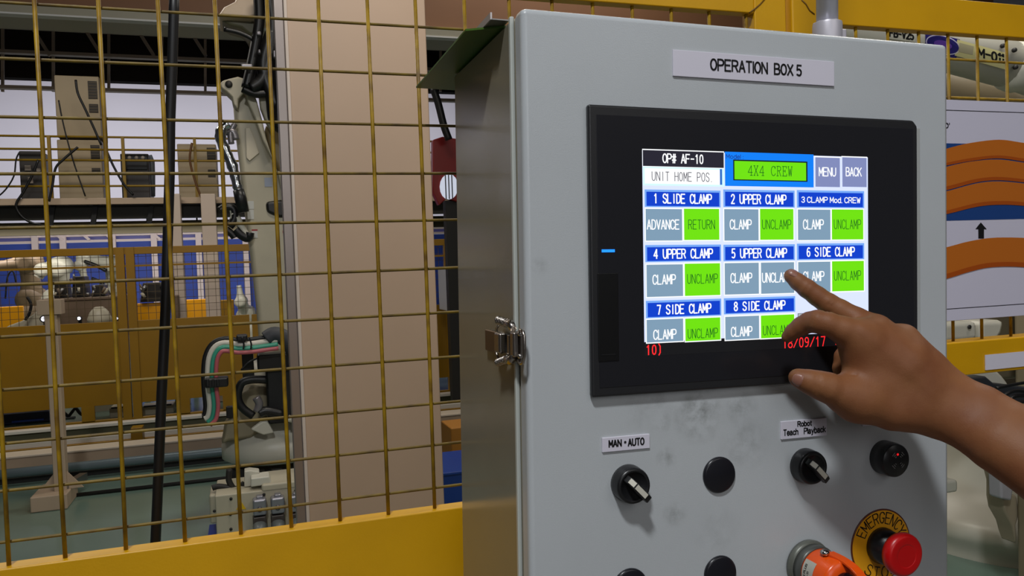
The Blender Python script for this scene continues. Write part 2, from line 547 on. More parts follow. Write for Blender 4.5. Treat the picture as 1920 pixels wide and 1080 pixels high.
# beige column
YC = 2.6
t = thing('support_column', 'wide beige painted column with a metal strip down its edge', 'column', (W(680, 900, YC)[0], YC, 0))
x0, x1 = W(556, 540, YC)[0], W(818, 540, YC)[0]
part(MB().box(x0, x1, YC, YC + 0.42, 0, 4.5), 'shaft', M_COLUMN, t, bevel=0.006)
part(MB().box(x0 - 0.032, x0 - 0.002, YC - 0.004, YC + 0.03, 0, 4.5), 'metal_strip', mat('edge_strip', (150, 140, 135), 0.3, metal=0.6), t, bevel=0.004)
part(MB().box(x0 - 0.002, x0 + 0.009, YC - 0.007, YC + 0.02, 0, 4.5), 'joint_trim', mat('trim_paint', (196, 182, 170), 0.25), t, bevel=0.003)

# ------------------------------------------------------------------ safety fence
YF = 0.96
LX0, LX1 = W(0, 540, YF)[0] - 0.35, W(1466, 30, YF)[0]
fence = thing('safety_fence', 'yellow safety fence of welded wire mesh beside the control box', 'fence', ((LX0 + LX1) / 2, YF, 0))
zp = W(430, 1003.5, YF)[2]
zr = (W(1080, 5.5, YF)[2] + W(1390, 27, YF)[2]) / 2
part(MB().box(LX0, LX1, YF - 0.012, YF + 0.012, 0.12, zp), 'lower_panel', M_YEL, fence, bevel=0.002)
part(MB().box(LX0, LX1 - 0.052, YF - 0.009, YF + 0.009, zr, zr + 0.055), 'top_rail', M_YEL, fence, bevel=0.002)
RX = LX1 - 0.052
part(MB().box(RX, LX1, YF - 0.0095, YF + 0.02, 0.0, zr + 0.055), 'post', M_YEL, fence, bevel=0.002)
part(MB().box(LX0 - 0.05, LX0, YF - 0.022, YF + 0.02, 0.0, zr + 0.055), 'post', M_YEL, fence, bevel=0.003)
weld = MB().tube([W(1405, 24, YF - 0.0097), W(1417, 15, YF - 0.0099), W(1425, 8, YF - 0.0097), W(1434, -2, YF - 0.0097)], 0.0011, 6)
part(weld, 'weld_seam', mat('weld', (120, 84, 10), 0.5), fence)
wx0 = W(60, 0, YF)[0]
wx0 = W(93, 500, YF)[0]
pitch = 0.0611 * YF
VX = [W(x, y, YF)[0] for x, y in ((4, 800), (93, 500), (210, 500), (321, 500), (427, 500), (523, 500), (617, 500), (708, 500), (797, 500))]
VX = [VX[0]] + VX[1:]
VX = [VX[0] - 3 * pitch, VX[0] - 2 * pitch, VX[0] - pitch] + VX + [W(871, 40, YF)[0], W(953, 15, YF)[0], W(1033, 12, YF)[0], W(1110, 17, YF)[0], W(1184, 21, YF)[0], W(1257, 28, YF)[0], W(1328, 32, YF)[0], W(1397, 38, YF)[0]]
HZ = [W(690, y, YF)[2] for y in (44, 136, 232, 325, 415, 508, 594, 681, 769, 848, 931)]
rng = random.Random(3)
for x in VX:
    if x > RX:
        continue
    j = [rng.uniform(-0.0007, 0.0007) for _ in range(5)]
    zs = [zp - 0.015, zp + 0.15, zp + 0.3, zp + 0.45, zr + 0.004]
    part(MB().tube([(x + j[i], YF - 0.0022, z) for i, z in enumerate(zs)], 0.0023, 8), 'vertical_wire', M_WIRE, fence)
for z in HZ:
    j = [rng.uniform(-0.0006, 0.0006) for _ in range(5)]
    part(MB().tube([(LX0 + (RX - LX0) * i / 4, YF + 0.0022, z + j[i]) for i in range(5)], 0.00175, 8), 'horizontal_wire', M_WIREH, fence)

# second fence bay at the other side of the box
SX0, SX1 = W(1477, 30, YF)[0], 1.75
bay = thing('safety_fence', 'yellow mesh fence bay behind the white picture board', 'fence', ((SX0 + SX1) / 2, YF, 0))
zr2 = (W(1583, 48.7, YF)[2] + W(1920, 77, YF)[2]) / 2
zt2 = W(1920, 13.5, YF)[2]
part(MB().box(SX0 + 0.05, SX1, YF - 0.009, YF + 0.009, zr2, zt2), 'top_rail', M_YEL, bay, bevel=0.002)
part(MB().box(SX0, SX0 + 0.05, YF - 0.0095, YF + 0.02, 0, zt2), 'post', M_YEL, bay, bevel=0.003)
part(MB().box(SX1, SX1 + 0.05, YF - 0.022, YF + 0.02, 0, zt2), 'post', M_YEL, bay, bevel=0.003)
part(MB().tube([W(1503, 0, YF - 0.0097), W(1511, 8, YF - 0.0097), W(1518, 20, YF - 0.0097), W(1527, 27, YF - 0.0097)], 0.0011, 6), 'weld_seam', MATS['weld'], bay)
zm1, zm0 = W(1850, 634, YF)[2], W(1850, 695, YF)[2]
part(MB().box(SX0 + 0.05, SX1, YF - 0.02, YF + 0.02, zm0, zm1), 'middle_rail', M_YEL, bay, bevel=0.002)
xs = [W(x, y, YF)[0] for x, y in ((1602, 55), (1662, 60), (1720, 65), (1775, 75), (1830, 110), (1885, 110))]
xs += [xs[-1] + pitch * k for k in range(1, 9)]
for x in xs:
    if x < SX1:
        part(MB().tube([(x, YF - 0.0022, zm1 - 0.004), (x + 0.0005, YF - 0.0022, (zm1 + zr2) / 2), (x, YF - 0.0022, zr2 + 0.004)], 0.00235, 8), 'vertical_wire', M_WIRE, bay)
z0 = W(1850, 114, YF)[2]
for k in range(7):
    z = z0 - k * pitch
    if z > zm1:
        part(MB().tube([(SX0 + 0.05, YF + 0.0022, z), (SX1, YF + 0.0022, z)], 0.0021, 8), 'horizontal_wire', M_WIRE, bay)
lm = MB()
rbx(lm, 1848, 659, 1990, 687, YF - 0.022, 0.0015)
part(lm, 'blank_label', M_WHITE, bay, label='blank white label strip')

# ------------------------------------------------------------------ the control box
WB = 0.4434
box = bpy.data.objects.new('control_box', None)
COL.objects.link(box)
box.matrix_world = BOX_M
tag(box, 'light grey enamelled operation box with lit touch screen and switches', 'control box')


def put(mb, name, m, parent=None, bevel=0.0, label=None):
    return tag(mb.build(name, m, parent or box, bevel), label=label)


def drect(x0, y0, x1, y1, off, th, mb=None):
    mb = mb or MB()
    mx, my = (x0 + x1) / 2, (y0 + y1) / 2
    X0, X1 = D(x0, my, off)[0], D(x1, my, off)[0]
    Z1, Z0 = D(mx, y0, off)[2], D(mx, y1, off)[2]
    return mb.box(X0, X1, -off, -off + th, Z0, Z1)


# door enamel with worn smudges
def smudge_material():
    m = M_DOOR.copy()
    m.name = 'grey_enamel_worn'
    nt = m.node_tree
    b = nt.nodes['Principled BSDF']
    base = b.inputs['Base Color'].links[0].from_socket
    tc = [n for n in nt.nodes if n.type == 'TEX_COORD'][0]
    nz = nt.nodes.new('ShaderNodeTexNoise')
    nz.inputs['Scale'].default_value = 55
    nz.inputs['Detail'].default_value = 8
    nz.inputs['Roughness'].default_value = 0.65
    nt.links.new(tc.outputs['Object'], nz.inputs['Vector'])
    tot = None
    for (px, py, r, k) in ((1310, 775, 0.03, 1.0), (1390, 765, 0.02, 0.7), (1240, 790, 0.012, 0.8), (1395, 830, 0.03, 0.5), (1250, 860, 0.012, 0.8), (1265, 965, 0.014, 0.7), (1220, 745, 0.04, 0.35), (1345, 1000, 0.03, 0.25), (1010, 500, 0.01, 0.4)):
        c = D(px, py)
        vm = nt.nodes.new('ShaderNodeVectorMath')
        vm.operation = 'DISTANCE'
        nt.links.new(tc.outputs['Object'], vm.inputs[0])
        vm.inputs[1].default_value = tuple(c)
        mr = nt.nodes.new('ShaderNodeMapRange')
        nt.links.new(vm.outputs['Value'], mr.inputs['Value'])
        mr.inputs['From Min'].default_value = 0
        mr.inputs['From Max'].default_value = r
        mr.inputs['To Min'].default_value = k
        mr.inputs['To Max'].default_value = 0
        if tot is None:
            tot = mr.outputs['Result']
        else:
            ad = nt.nodes.new('ShaderNodeMath')
            ad.operation = 'MAXIMUM'
            nt.links.new(tot, ad.inputs[0])
            nt.links.new(mr.outputs['Result'], ad.inputs[1])
            tot = ad.outputs[0]
    mr = nt.nodes.new('ShaderNodeMapRange')
    nt.links.new(nz.outputs['Fac'], mr.inputs['Value'])
    mr.inputs['From Min'].default_value = 0.42
    mr.inputs['From Max'].default_value = 0.75
    mu = nt.nodes.new('ShaderNodeMath')
    mu.operation = 'MULTIPLY'
    nt.links.new(tot, mu.inputs[0])
    nt.links.new(mr.outputs['Result'], mu.inputs[1])
    mx = nt.nodes.new('ShaderNodeMixRGB')
    nt.links.new(mu.outputs[0], mx.inputs[0])
    nt.links.new(base, mx.inputs[1])
    mx.inputs[2].default_value = srgb((70, 70, 60))
    nt.links.new(mx.outputs[0], b.inputs['Base Color'])
    return m


M_DOORW = smudge_material()
put(MB().box(0, WB, 0, 0.0215, 0, HB), 'door', M_DOORW, bevel=0.0055)
put(MB().box(0.004, WB - 0.004, 0.0215, 0.0262, 0.004, HB - 0.004), 'gasket', M_BLACKM)
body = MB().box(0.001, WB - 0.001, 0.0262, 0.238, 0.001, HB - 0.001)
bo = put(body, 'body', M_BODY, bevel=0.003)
put(MB().box(-0.0015, 0.0025, 0.0258, 0.031, 0, HB), 'rim_lip', mat('rim_enamel', (190, 194, 188), 0.3), bo, bevel=0.0012)
# brackets that carry the box on the fence
for z in (0.06, 0.30):
    for x in (0.10, 0.34):
        put(MB().box(x - 0.02, x + 0.02, 0.238, 0.318, z - 0.004, z + 0.004), 'mounting_bracket', M_STEEL)

# name plate
def plate(x0, y0, x1, y1, name='name_plate'):
    return put(drect(x0, y0, x1, y1, 0.0016, 0.0018), name, M_WHITE, bevel=0.0004)


def flat_map(x0, y0, x1, y1, off):
    """maps (u, v) in metres onto the text rectangle of the door plane; returns map, width, height"""
    mx, my = (x0 + x1) / 2, (y0 + y1) / 2
    X0, X1 = D(x0, my, off)[0], D(x1, my, off)[0]
    Z1, Z0 = D(mx, y0, off)[2], D(mx, y1, off)[2]
    return (lambda u, v: (X0 + u, -off, Z0 + v)), X1 - X0, Z1 - Z0


def ftext(text, x0, y0, x1, y1, off, m, parent, lw=0.001, gap=1.25, space=2.2):
    f, w, h = flat_map(x0, y0, x1, y1, off)
    return put(font_text(text, w, h, f, lw, gap, space), 'lettering', m, parent)


def stext(text, x0, y0, x1, y1, off, m, parent, lw=0.0009, serif=False, gap=1.6):
    f, w, h = flat_map(x0, y0, x1, y1, off)
    return put(stroke_text(text, w, h, lw, f, serif, gap), 'lettering', m, parent)


p = plate(1262.3, 104, 1564.5, 152)
ftext('OPERATION', 1331.5, 112.5, 1440, 136, 0.0019, M_INK, p, 0.0016)
ftext('BOX 5', 1451, 119.5, 1503.5, 142, 0.0019, M_INK, p, 0.0016)
p = plate(1129.5, 817.5, 1218.5, 844.5, 'switch_plate')
ftext('MAN', 1141, 824, 1166, 838.5, 0.0019, M_INK, p, 0.0012)
f, w, h = flat_map(1170, 826.5, 1174.5, 831.5, 0.0019)
put(MB().lathe([(0.0011, 0), (0.0011, 0.0001)], f(w / 2, h / 2), (0, -1, 0), 12), 'dot', M_INK, p)
ftext('AUTO', 1177, 821, 1208.5, 836, 0.0019, M_INK, p, 0.0012)
p = plate(1465, 787, 1550.5, 820.5, 'switch_plate')
ftext('Robot', 1495, 788.5, 1522.7, 799.5, 0.0019, M_INK, p, 0.0010)
ftext('Teach', 1468.5, 804, 1497, 816.5, 0.0019, M_INK, p, 0.0010)
ftext('Playback', 1507, 800, 1548.5, 812.5, 0.0019, M_INK, p, 0.0010)
plate(1617, 765, 1702, 796, 'switch_plate')

# ---- touch panel
OF = 0.0065
c = [D(1097, 197), D(1706.5, 228), D(1715, 238), D(1716, 716), D(1106, 744)]
xL, xR = c[0][0], c[1][0] + 0.003
zT, zB = (c[0][2] + c[1][2]) / 2, c[4][2]
ch = 0.0055
hm = MB().prism([(xL, 0, zB), (xL, 0, zT), (xR - ch, 0, zT), (xR, 0, zT - ch), (xR, 0, zB)], (0, -OF, 0))
hmi = put(hm, 'touch_panel', mat('panel_bezel', (36, 36, 38), 0.35), bevel=0.0022, label='black touch panel bezel')
put(MB().box(xL + 0.007, xR - 0.006, -OF - 0.0004, -OF + 0.001, zB + 0.008, zT - 0.0085), 'cover_glass', mat('panel_glass', (33, 33, 37), 0.2, bump=0.03, bscale=120), hmi, bevel=0.0002)
put(MB().box(xR + 0.0003, xR + 0.0068, -0.0022, 0.0, zT - 0.225, zT - 0.0065), 'protective_film', mat('film', (170, 172, 170), 0.25), hmi, bevel=0.0006)
put(drect(1122, 512, 1160, 677, OF + 0.0012, 0.001), 'port_cover', mat('port_black', (10, 10, 11), 0.35), hmi, bevel=0.0005)
put(drect(1128, 664, 1154, 666, OF + 0.0016, 0.0008), 'port_lip', M_BLACK, hmi)
put(drect(1128.5, 467.6, 1152.8, 473, OF + 0.0008, 0.0006), 'power_lamp', mat('blue_led', (20, 130, 255), emit=1.6), hmi, label='lit blue lamp bar')


def em(name, rgb, s=1.0):
    return mat('lcd_' + name, rgb, rough=0.25, emit=s)


E_BG = em('lavender', (212, 222, 255), 1.12)
E_CY = em('pale_cyan', (205, 240, 255), 1.12)
E_NAVY = em('navy', (0, 62, 206))
E_SKY = em('sky', (0, 128, 250))
E_FR = em('frame_blue', (118, 170, 248))
E_GR = em('green', (112, 228, 0))
E_GREY = em('key_grey', (128, 158, 182))
E_GREY2 = em('key_violet', (130, 140, 188))
E_BLK = em('black', (34, 32, 46))
E_WH = em('white', (246, 248, 250), 1.1)
E_DKG = em('dark_green', (0, 92, 20))
E_DK = em('dark', (10, 26, 30))
E_RED = em('red', (255, 40, 44), 1.15)
E_TXT = em('text_dark', (70, 66, 76))
E_MID = em('mid_blue', (40, 110, 200))
L0 = OF + 0.0005


def lay(x0, y0, x1, y1, k, m, name='screen_field', parent=None):
    return put(drect(x0, y0, x1, y1, L0 + 0.00018 * k, 0.00017), name, m, parent or hmi)


def lz(k):
    return L0 + 0.00018 * k + 0.0001


x0, x1 = D(1204, 281, L0)[0], D(1627, 293, L0)[0]
z1, z0 = D(1204, 281.5, L0)[2], D(1209, 641.5, L0)[2]
put(MB().box(x0, x1, -L0, -L0 + 0.0003, z0, z1), 'screen', E_BG, hmi, label='lit lavender screen')
zf = D(1209, 668, L0)[2]
put(MB().box(x0, x1, -L0, -L0 + 0.0003, zf, z0), 'screen_footer', em('off', (20, 20, 24), 0.6), hmi)
lay(1204.5, 281.5, 1357.8, 314, 1, E_WH)
lay(1205.5, 283.5, 1357, 313, 2, E_BLK, 'title_field')
stext('OP# AF-10', 1243, 289.5, 1318.5, 306, lz(2), E_WH, hmi, 0.0011, gap=1.0)
lay(1205.5, 314.5, 1358.2, 348.7, 1, E_CY)
lay(1350, 317, 1354, 346.5, 2, E_MID)
lay(1209, 316.7, 1349.8, 345.3, 2, E_WH, 'screen_key')
stext('UNIT HOME POS.', 1222.5, 323.2, 1338, 339.6, lz(2), E_TXT, hmi, 0.0006)
lay(1359.5, 287, 1525.5, 350, 1, E_SKY, 'model_field')
ftext('Model :', 1361.5, 289.3, 1394, 298, lz(1), em('ink_blue', (20, 40, 130)), hmi, 0.0005)
lay(1375, 301, 1514, 339.5, 2, E_DK)
lay(1377.3, 303.5, 1511.5, 337.5, 3, E_GR, 'model_display')
stext('4X4 CREW', 1402.5, 311.5, 1485.5, 329.5, lz(3), E_DKG, hmi, 0.0006, serif=True, gap=1.2)
for a, b, s, ta, tb in ((1527.5, 1576, 'MENU', 1536, 1567), (1578, 1626, 'BACK', 1586.5, 1615)):
    lay(a, 293.5, b, 351.8, 1, E_BG)
    lay(a, 293.3, b, 295.5, 2, E_WH)
    lay(a + 1.6, 295.5, b - 1.2, 350.5, 2, E_GREY2, 'screen_key')
    stext(s, ta, 314.5, tb, 330, lz(2), E_WH, hmi, 0.001, gap=1.0)


def header(x0, y0, x1, y1):
    lay(x0 - 3.4, y0 - 4, x1 + 2.4, y1 + 1.8, 1, E_FR, 'header_frame')
    return lay(x0, y0, x1, y1, 2, E_NAVY, 'clamp_header')


for (a, b, c_, d, s, tx0, ty0, tx1, ty1) in ((1212.3, 360.3, 1348.6, 386.6, '1 SLIDE CLAMP', 1226, 364.3, 1334, 381), (1359.8, 360.3, 1487.6, 387, '2 UPPER CLAMP', 1371, 365.3, 1473.8, 382),
                                            (1213.4, 463, 1349.6, 488.6, '4 UPPER CLAMP', 1226, 467.3, 1336, 484), (1360, 462.4, 1488, 487, '5 UPPER CLAMP', 1372, 466.3, 1475, 483),
                                            (1497.8, 460.3, 1618, 485, '6 SIDE CLAMP', 1513, 464, 1602, 480.2), (1214.6, 566, 1350, 592.3, '7 SIDE CLAMP', 1232, 571, 1333, 587.6), (1360.8, 561.2, 1488.6, 585.2, '8 SIDE CLAMP', 1376.5, 565.3, 1472, 581)):
    header(a, b, c_, d)
    stext(s, tx0, ty0, tx1, ty1, lz(2), E_WH, hmi, 0.00115, gap=1.2)
header(1497.8, 361.4, 1618, 388)
ftext('3 CLAMP Mod. CREW', 1502.5, 369.2, 1613.5, 380.8, lz(2), E_WH, hmi, 0.0008)


def key(x0, y0, x1, y1, green, s, tx0, tx1, tyc):
    m = E_GR if green else E_GREY
    lay(x0 - 1.6, y0 - 2, x1 + 1.6, y1 + 2, 1, E_WH, 'key_edge')
    lay(x0, y0, x1, y1, 2, m, 'screen_key')
    stext(s, tx0, tyc - 8.6, tx1, tyc + 8.6, lz(2), E_DKG if green else E_WH, hmi, 0.0006 if green else 0.0010, gap=1.5 if green else 1.25)


for a in ((1211, 392, 1279, 451, 0, 'ADVANCE', 1213.6, 1273, 421), (1282.8, 391.5, 1348.6, 449.8, 1, 'RETURN', 1291, 1340, 421),
          (1358.3, 392.3, 1422.2, 451, 0, 'CLAMP', 1369, 1408.7, 420.8), (1425.4, 391.8, 1487.8, 449.4, 1, 'UNCLAMP', 1429.5, 1483, 420.8),
          (1496.4, 393, 1557, 450, 0, 'CLAMP', 1506.3, 1544, 420.8), (1560, 392.8, 1618.6, 449, 1, 'UNCLAMP', 1564, 1614, 420.6),
          (1212.6, 496, 1280.5, 556, 0, 'CLAMP', 1224.2, 1266.5, 524), (1284.2, 494, 1350.3, 554, 1, 'UNCLAMP', 1289, 1345.5, 522.6),
          (1359.2, 493, 1422.8, 551.6, 0, 'CLAMP', 1370.3, 1409.7, 521), (1427.2, 492, 1489, 550, 0, 'UNCLAMP', 1429.6, 1484, 520.3),
          (1497, 491, 1557, 548, 0, 'CLAMP', 1506.5, 1545, 518), (1560.4, 489.5, 1619.8, 545.6, 1, 'UNCLAMP', 1564.3, 1614, 516.6)):
    key(*a)
for a in ((1212.8, 598.5, 1281, 640.8, 0, 'CLAMP', 1225.6, 1267.7, 627), (1285.2, 596.3, 1350.6, 638.4, 1, 'UNCLAMP', 1290, 1345.6, 624.8),
          (1360.2, 593, 1423.4, 636, 0, 'CLAMP', 1371.2, 1410, 621.5), (1427, 590.5, 1489.3, 633, 1, 'UNCLAMP', 1431.2, 1484, 618.7)):
    key(*a)
lay(1496, 586.5, 1556, 611, 1, E_TXT)
lay(1497, 587.5, 1555, 610, 2, em('button_grey', (176, 186, 190)), 'screen_key')
stext('10)', 1211.5, 647, 1241.5, 664.5, lz(0), E_RED, hmi, 0.0011, gap=1.4)
stext('18/09/17', 1467.5, 633, 1547, 650.5, lz(0), E_RED, hmi, 0.0010, gap=1.2)
stext('1', 1565, 630, 1569, 646, lz(0), E_RED, hmi, 0.0009)


# ---- switches
def selector(bx, by):
    c = D(bx, by)
    r = 0.0158
    sw = put(MB().lathe([(r * 1.02, 0), (r * 1.02, 0.003), (r, 0.0045), (r * 0.985, 0.0105), (r * 0.93, 0.0128), (r * 0.78, 0.0133), (r * 0.76, 0.0123), (0.0, 0.0123)], c, (0, -1, 0), 48), 'selector_switch', mat('switch_black', (26, 26, 28), 0.33), label='black rotary selector switch')
    u = np.array([0.70, 0, -0.714])
    w = np.array([0.714, 0, 0.70])
    o = c + np.array([0, -0.0123, 0])
    hd = MB()
    a0, a1 = -0.0118, 0.0165
    prof = [(a0, 0.0), (a0 + 0.002, 0.0055), (a0 + 0.006, 0.0088), (a1 - 0.006, 0.0088), (a1, 0.006), (a1, 0.001), (a1 - 0.004, 0.0)]
    hd.prism([o + u * a + np.array([0, -h, 0]) - w * 0.0032 for a, h in prof], w * 0.0064)
    h = put(hd, 'lever', M_BLACK, sw, bevel=0.0008)
    ins = MB().obox(o + u * 0.0035 + np.array([0, -0.0090, 0]), u * 0.0065, w * 0.0022, np.array([0, 0.0005, 0]))
    put(ins, 'pointer', mat('pointer_ivory', (206, 202, 188), 0.4), sw, label='ivory pointer inlay')
    d = (u * 0.0052 + np.array([0, -0.0033, 0]))
    ins = MB().obox(o + u * (a0 + 0.0042) + np.array([0, -0.0079, 0]), (u * 0.0025 + np.array([0, -0.0016, 0])), w * 0.0022, np.array([0, 0.0004, 0]))
    put(ins, 'pointer', MATS['pointer_ivory'], sw)


selector(1177, 905)
selector(1508.5, 872)


def plug(px, py):
    c = D(px, py)
    r = 0.0163
    put(MB().lathe([(r, 0), (r, 0.0012), (r * 0.96, 0.0024), (r * 0.88, 0.0029), (0.0, 0.0033)], c, (0, -1, 0), 48), 'hole_plug', mat('plug_black', (24, 24, 30), 0.3), label='round black blanking plug')


plug(1347.5, 890)
plug(1349.5, 1075)
plug(1181, 1100)
# buzzer
c = D(1656, 856.5)
r = 0.0163
bz = put(MB().lathe([(r, 0), (r, 0.012), (r * 0.97, 0.0158), (r * 0.9, 0.017), (0, 0.0175)], c, (0, -1, 0), 48), 'buzzer', MATS['switch_black'], label='black buzzer with red lamp dot')
o = c + np.array([0.0012, -0.0178, 0.0005])
put(MB().lathe([(0.0012, 0), (0.0008, 0.0005), (0, 0.0006)], o + np.array([-0.0005, 0, 0.0056]), (0, -1, 0), 12), 'indicator_lamp', mat('red_led', (240, 30, 36), emit=0.9), bz, label='small red lamp')
sl = MB()
for q in range(4):
    a = math.radians(45 + 90 * q)
    for k, rr in enumerate((0.0045, 0.0065, 0.0085)):
        ca, sa = math.cos(a), math.sin(a)
        cc = o + np.array([ca * rr * 0.9, 0, sa * rr])
        tt = np.array([-sa, 0, ca])
        L = 0.0008 + 0.0007 * k
        sl.obox(cc, tt * L, np.array([ca, 0, sa]) * 0.00022, np.array([0, 0.0003, 0]))
put(sl, 'sound_slots', mat('slot_grey', (150, 150, 150), 0.4), bz)

# emergency stop
c = D(1651, 1021.5)
ER = 0.0345
ring = put(MB().lathe([(ER, 0), (ER, 0.0006), (ER - 0.0003, 0.0009), (0.001, 0.0009)], c, (0, -1, 0), 64, False), 'legend_ring', mat('legend_yellow', (244, 170, 22), 0.4), label='yellow EMERGENCY STOP ring')
put(MB().lathe([(ER + 0.0006, 0), (ER + 0.0006, 0.0005), (ER - 0.0004, 0.0011), (ER - 0.0008, 0.0009), (ER - 0.0008, 0.0001)], c, (0, -1, 0), 64), 'ring_edge', mat('ring_edge', (96, 40, 20), 0.4), ring)


def arc_text(s, a_mid, span, r0, h, flip=False):
    mb = MB()
    n = len(s)
    for i, chh in enumerate(s):
        fr = (i + 0.5) / n
        ang = a_mid + span / 2 - span * fr if not flip else a_mid - span / 2 + span * fr
        wl = span / n * (r0 + h / 2) * 0.74

        def mp(u, v, ang=ang, wl=wl):
            rad = (r0 + v) if not flip else (r0 + h - v)
            da = (u - wl / 2) / (r0 + h / 2)
            aa = ang - da if not flip else ang + da
            return (c[0] + rad * math.cos(aa), -0.0012, c[2] + rad * math.sin(aa))
        g = stroke_text(chh, wl * 0.999, h, 0.0010, mp, gap=0)
        mb.add(g.v, g.f)
    return mb


put(arc_text('EMERGENCY', math.radians(88), math.radians(139), 0.0214, 0.0106), 'lettering', M_INK, ring)
put(arc_text('STOP', math.radians(268), math.radians(84), 0.0215, 0.0105, True), 'lettering', M_INK, ring)
es = put(MB().lathe([(0.0175, 0.001), (0.0175, 0.004), (0.0168, 0.0055), (0.0160, 0.0185), (0.012, 0.0195), (0.010, 0.022)], c, (0, -1, 0), 48), 'emergency_button', MATS['switch_black'], label='red mushroom emergency stop')
put(MB().lathe([(0.0150, 0.0205), (0.0192, 0.0225), (0.0205, 0.0262), (0.0203, 0.0295), (0.0194, 0.0314), (0.0180, 0.0325), (0.0172, 0.0328), (0.0166, 0.0329), (0.0112, 0.0331), (0.0108, 0.0330), (0.0106, 0.0328), (0.0102, 0.0328), (0.0, 0.0328)], c, (0, -1, 0), 64), 'mushroom_head', M_RED, es, label='red mushroom head')

# latch on the side of the box
def side(px, py, out=0.0):
    d = MBX.T @ np.array([(px - 960) / FPX, (py - 540) / FPX, 1.0])
    t_ = (O_B[0] - out) / d[0]
    p_ = d * t_ - O_B
    return np.array([p_[0], p_[1], p_[2] + HB])


M_LAT = mat('latch_steel', (176, 168, 160), 0.25, metal=1.0)


def lside(x0_, x1_, y0_, y1_, o0, o1):
    """block on the box flank spanning pixels, standing out between o0 and o1"""
    p, q = side((x0_), 640, (o0 + o1) / 2), side(x1_, 640, (o0 + o1) / 2)
    za, zb2 = side((x0_ + x1_) / 2, y0_, (o0 + o1) / 2)[2], side((x0_ + x1_) / 2, y1_, (o0 + o1) / 2)[2]
    return MB().box(-o1, -o0, q[1], p[1], zb2, za)


def ls(px, py, out):
    p = side(px, py, out)
    return (-out, p[1], p[2])


lt = put(lside(912, 934, 620, 660, 0.0, 0.003), 'latch', mat('latch_brown', (110, 84, 54), 0.4, metal=0.7), bevel=0.0012, label='sprung steel toggle latch')
put(lside(933, 943, 623, 662, 0.0015, 0.009), 'lever', M_LAT, lt, bevel=0.0022)
put(lside(943, 952, 626, 660, 0.0, 0.003), 'backing_strip', M_DARK, lt)
put(lside(953.5, 957, 628, 664, 0.003, 0.006), 'inner_bar', M_LAT, lt, bevel=0.0006)
put(lside(961, 968, 622, 669, 0.003, 0.0085), 'cross_bar', M_LAT, lt, bevel=0.0018)
for (ya, yb_, yl, ye) in ((600, 606, 608, 617), (680, 674, 676, 668)):
    A_, B_ = np.array(ls(934, ya + 0.0, 0.006)), np.array(ls(950, yb_, 0.006))
    dd_ = (B_ - A_)
    u_ = np.array([1.0, 0, 0])
    w_ = np.cross(dd_ / np.linalg.norm(dd_), u_)
    pts = [A_ + dd_ * k / 48 + 0.0034 * (math.cos(k * 0.95) * u_ + math.sin(k * 0.95) * w_) for k in range(49)]
    put(MB().tube(pts, 0.0008, 6), 'spring', M_LAT, lt)
    put(MB().tube([A_ - dd_ * 0.08, B_ + dd_ * 0.1], 0.0022, 8), 'spring_pin', M_STEEL, lt)
    put(MB().tube([B_, np.array(ls(957, yl, 0.0065)), np.array(ls(963, ye, 0.006))], [0.0036, 0.0040, 0.0026], 10), 'ferrule', M_LAT, lt)
put(MB().tube([ls(938, 604, 0.005), ls(931, 616, 0.004), ls(931, 664, 0.004), ls(938, 678, 0.005)], 0.0012, 8), 'bail_wire', M_LAT, lt)
loop = [ls(972, 624, 0.004), ls(976, 619, 0.0055), ls(981, 622, 0.005), ls(983, 632, 0.0045), ls(983, 668, 0.0045), ls(981, 680, 0.005), ls(976, 682, 0.0055), ls(972, 676, 0.004)]
put(MB().tube(loop, 0.0015, 8), 'hook_loop', M_LAT, lt)
put(lside(968.5, 979, 622, 680, 0.0, 0.003), 'catch_plate', M_LAT, lt, bevel=0.001)
for y_ in (626, 668):
    put(MB().sphere(ls(975, y_, 0.0045), 0.0021, 10, 8), 'rivet', M_CHROME, lt)


# things standing on or plugged into the box, posed with the box's own tilt
def boxthing(name, label, cat, loc):
    o = bpy.data.objects.new(name, None)
    COL.objects.link(o)
    o.matrix_world = BOX_M @ Matrix.Translation(Vector(loc))
    tag(o, label, cat)
    return o


def bput(mb, name, m, root, loc, bevel=0.0, label=None, parent=None):
    mb.v = [(a - loc[0], b - loc[1], c_ - loc[2]) for a, b, c_ in mb.v]
    return tag(mb.build(name, m, parent or root, bevel), label=label)


# conduit on the roof of the box
d = MBX.T @ np.array([(1551 - 960) / FPX, (50 - 540) / FPX, 1.0])
pc = d * ((YB + 0.045) / d[1]) - O_B
lo = (pc[0], 0.045, HB)
r_ = boxthing('conduit_pipe', 'galvanised conduit pipe rising from the roof of the control box', 'pipe', lo)
bput(MB().lathe([(0.0103, 0.004), (0.0103, 0.9)], lo, (0, 0, 1), 32), 'tube', M_GALV, r_, lo)
bput(MB().lathe([(0.017, -0.0008), (0.017, 0.004), (0.0146, 0.006), (0.0146, 0.023), (0.0140, 0.0255), (0.0104, 0.026)], lo, (0, 0, 1), 10, False), 'lock_nut', mat('fitting_zinc', (196, 192, 200), 0.4, metal=0.3), r_, lo, bevel=0.0005)
bput(MB().box(lo[0] + 0.012, lo[0] + 0.020, 0.040, 0.052, HB + 0.006, HB + 0.020), 'set_screw', MATS['fitting_zinc'], r_, lo, bevel=0.002)

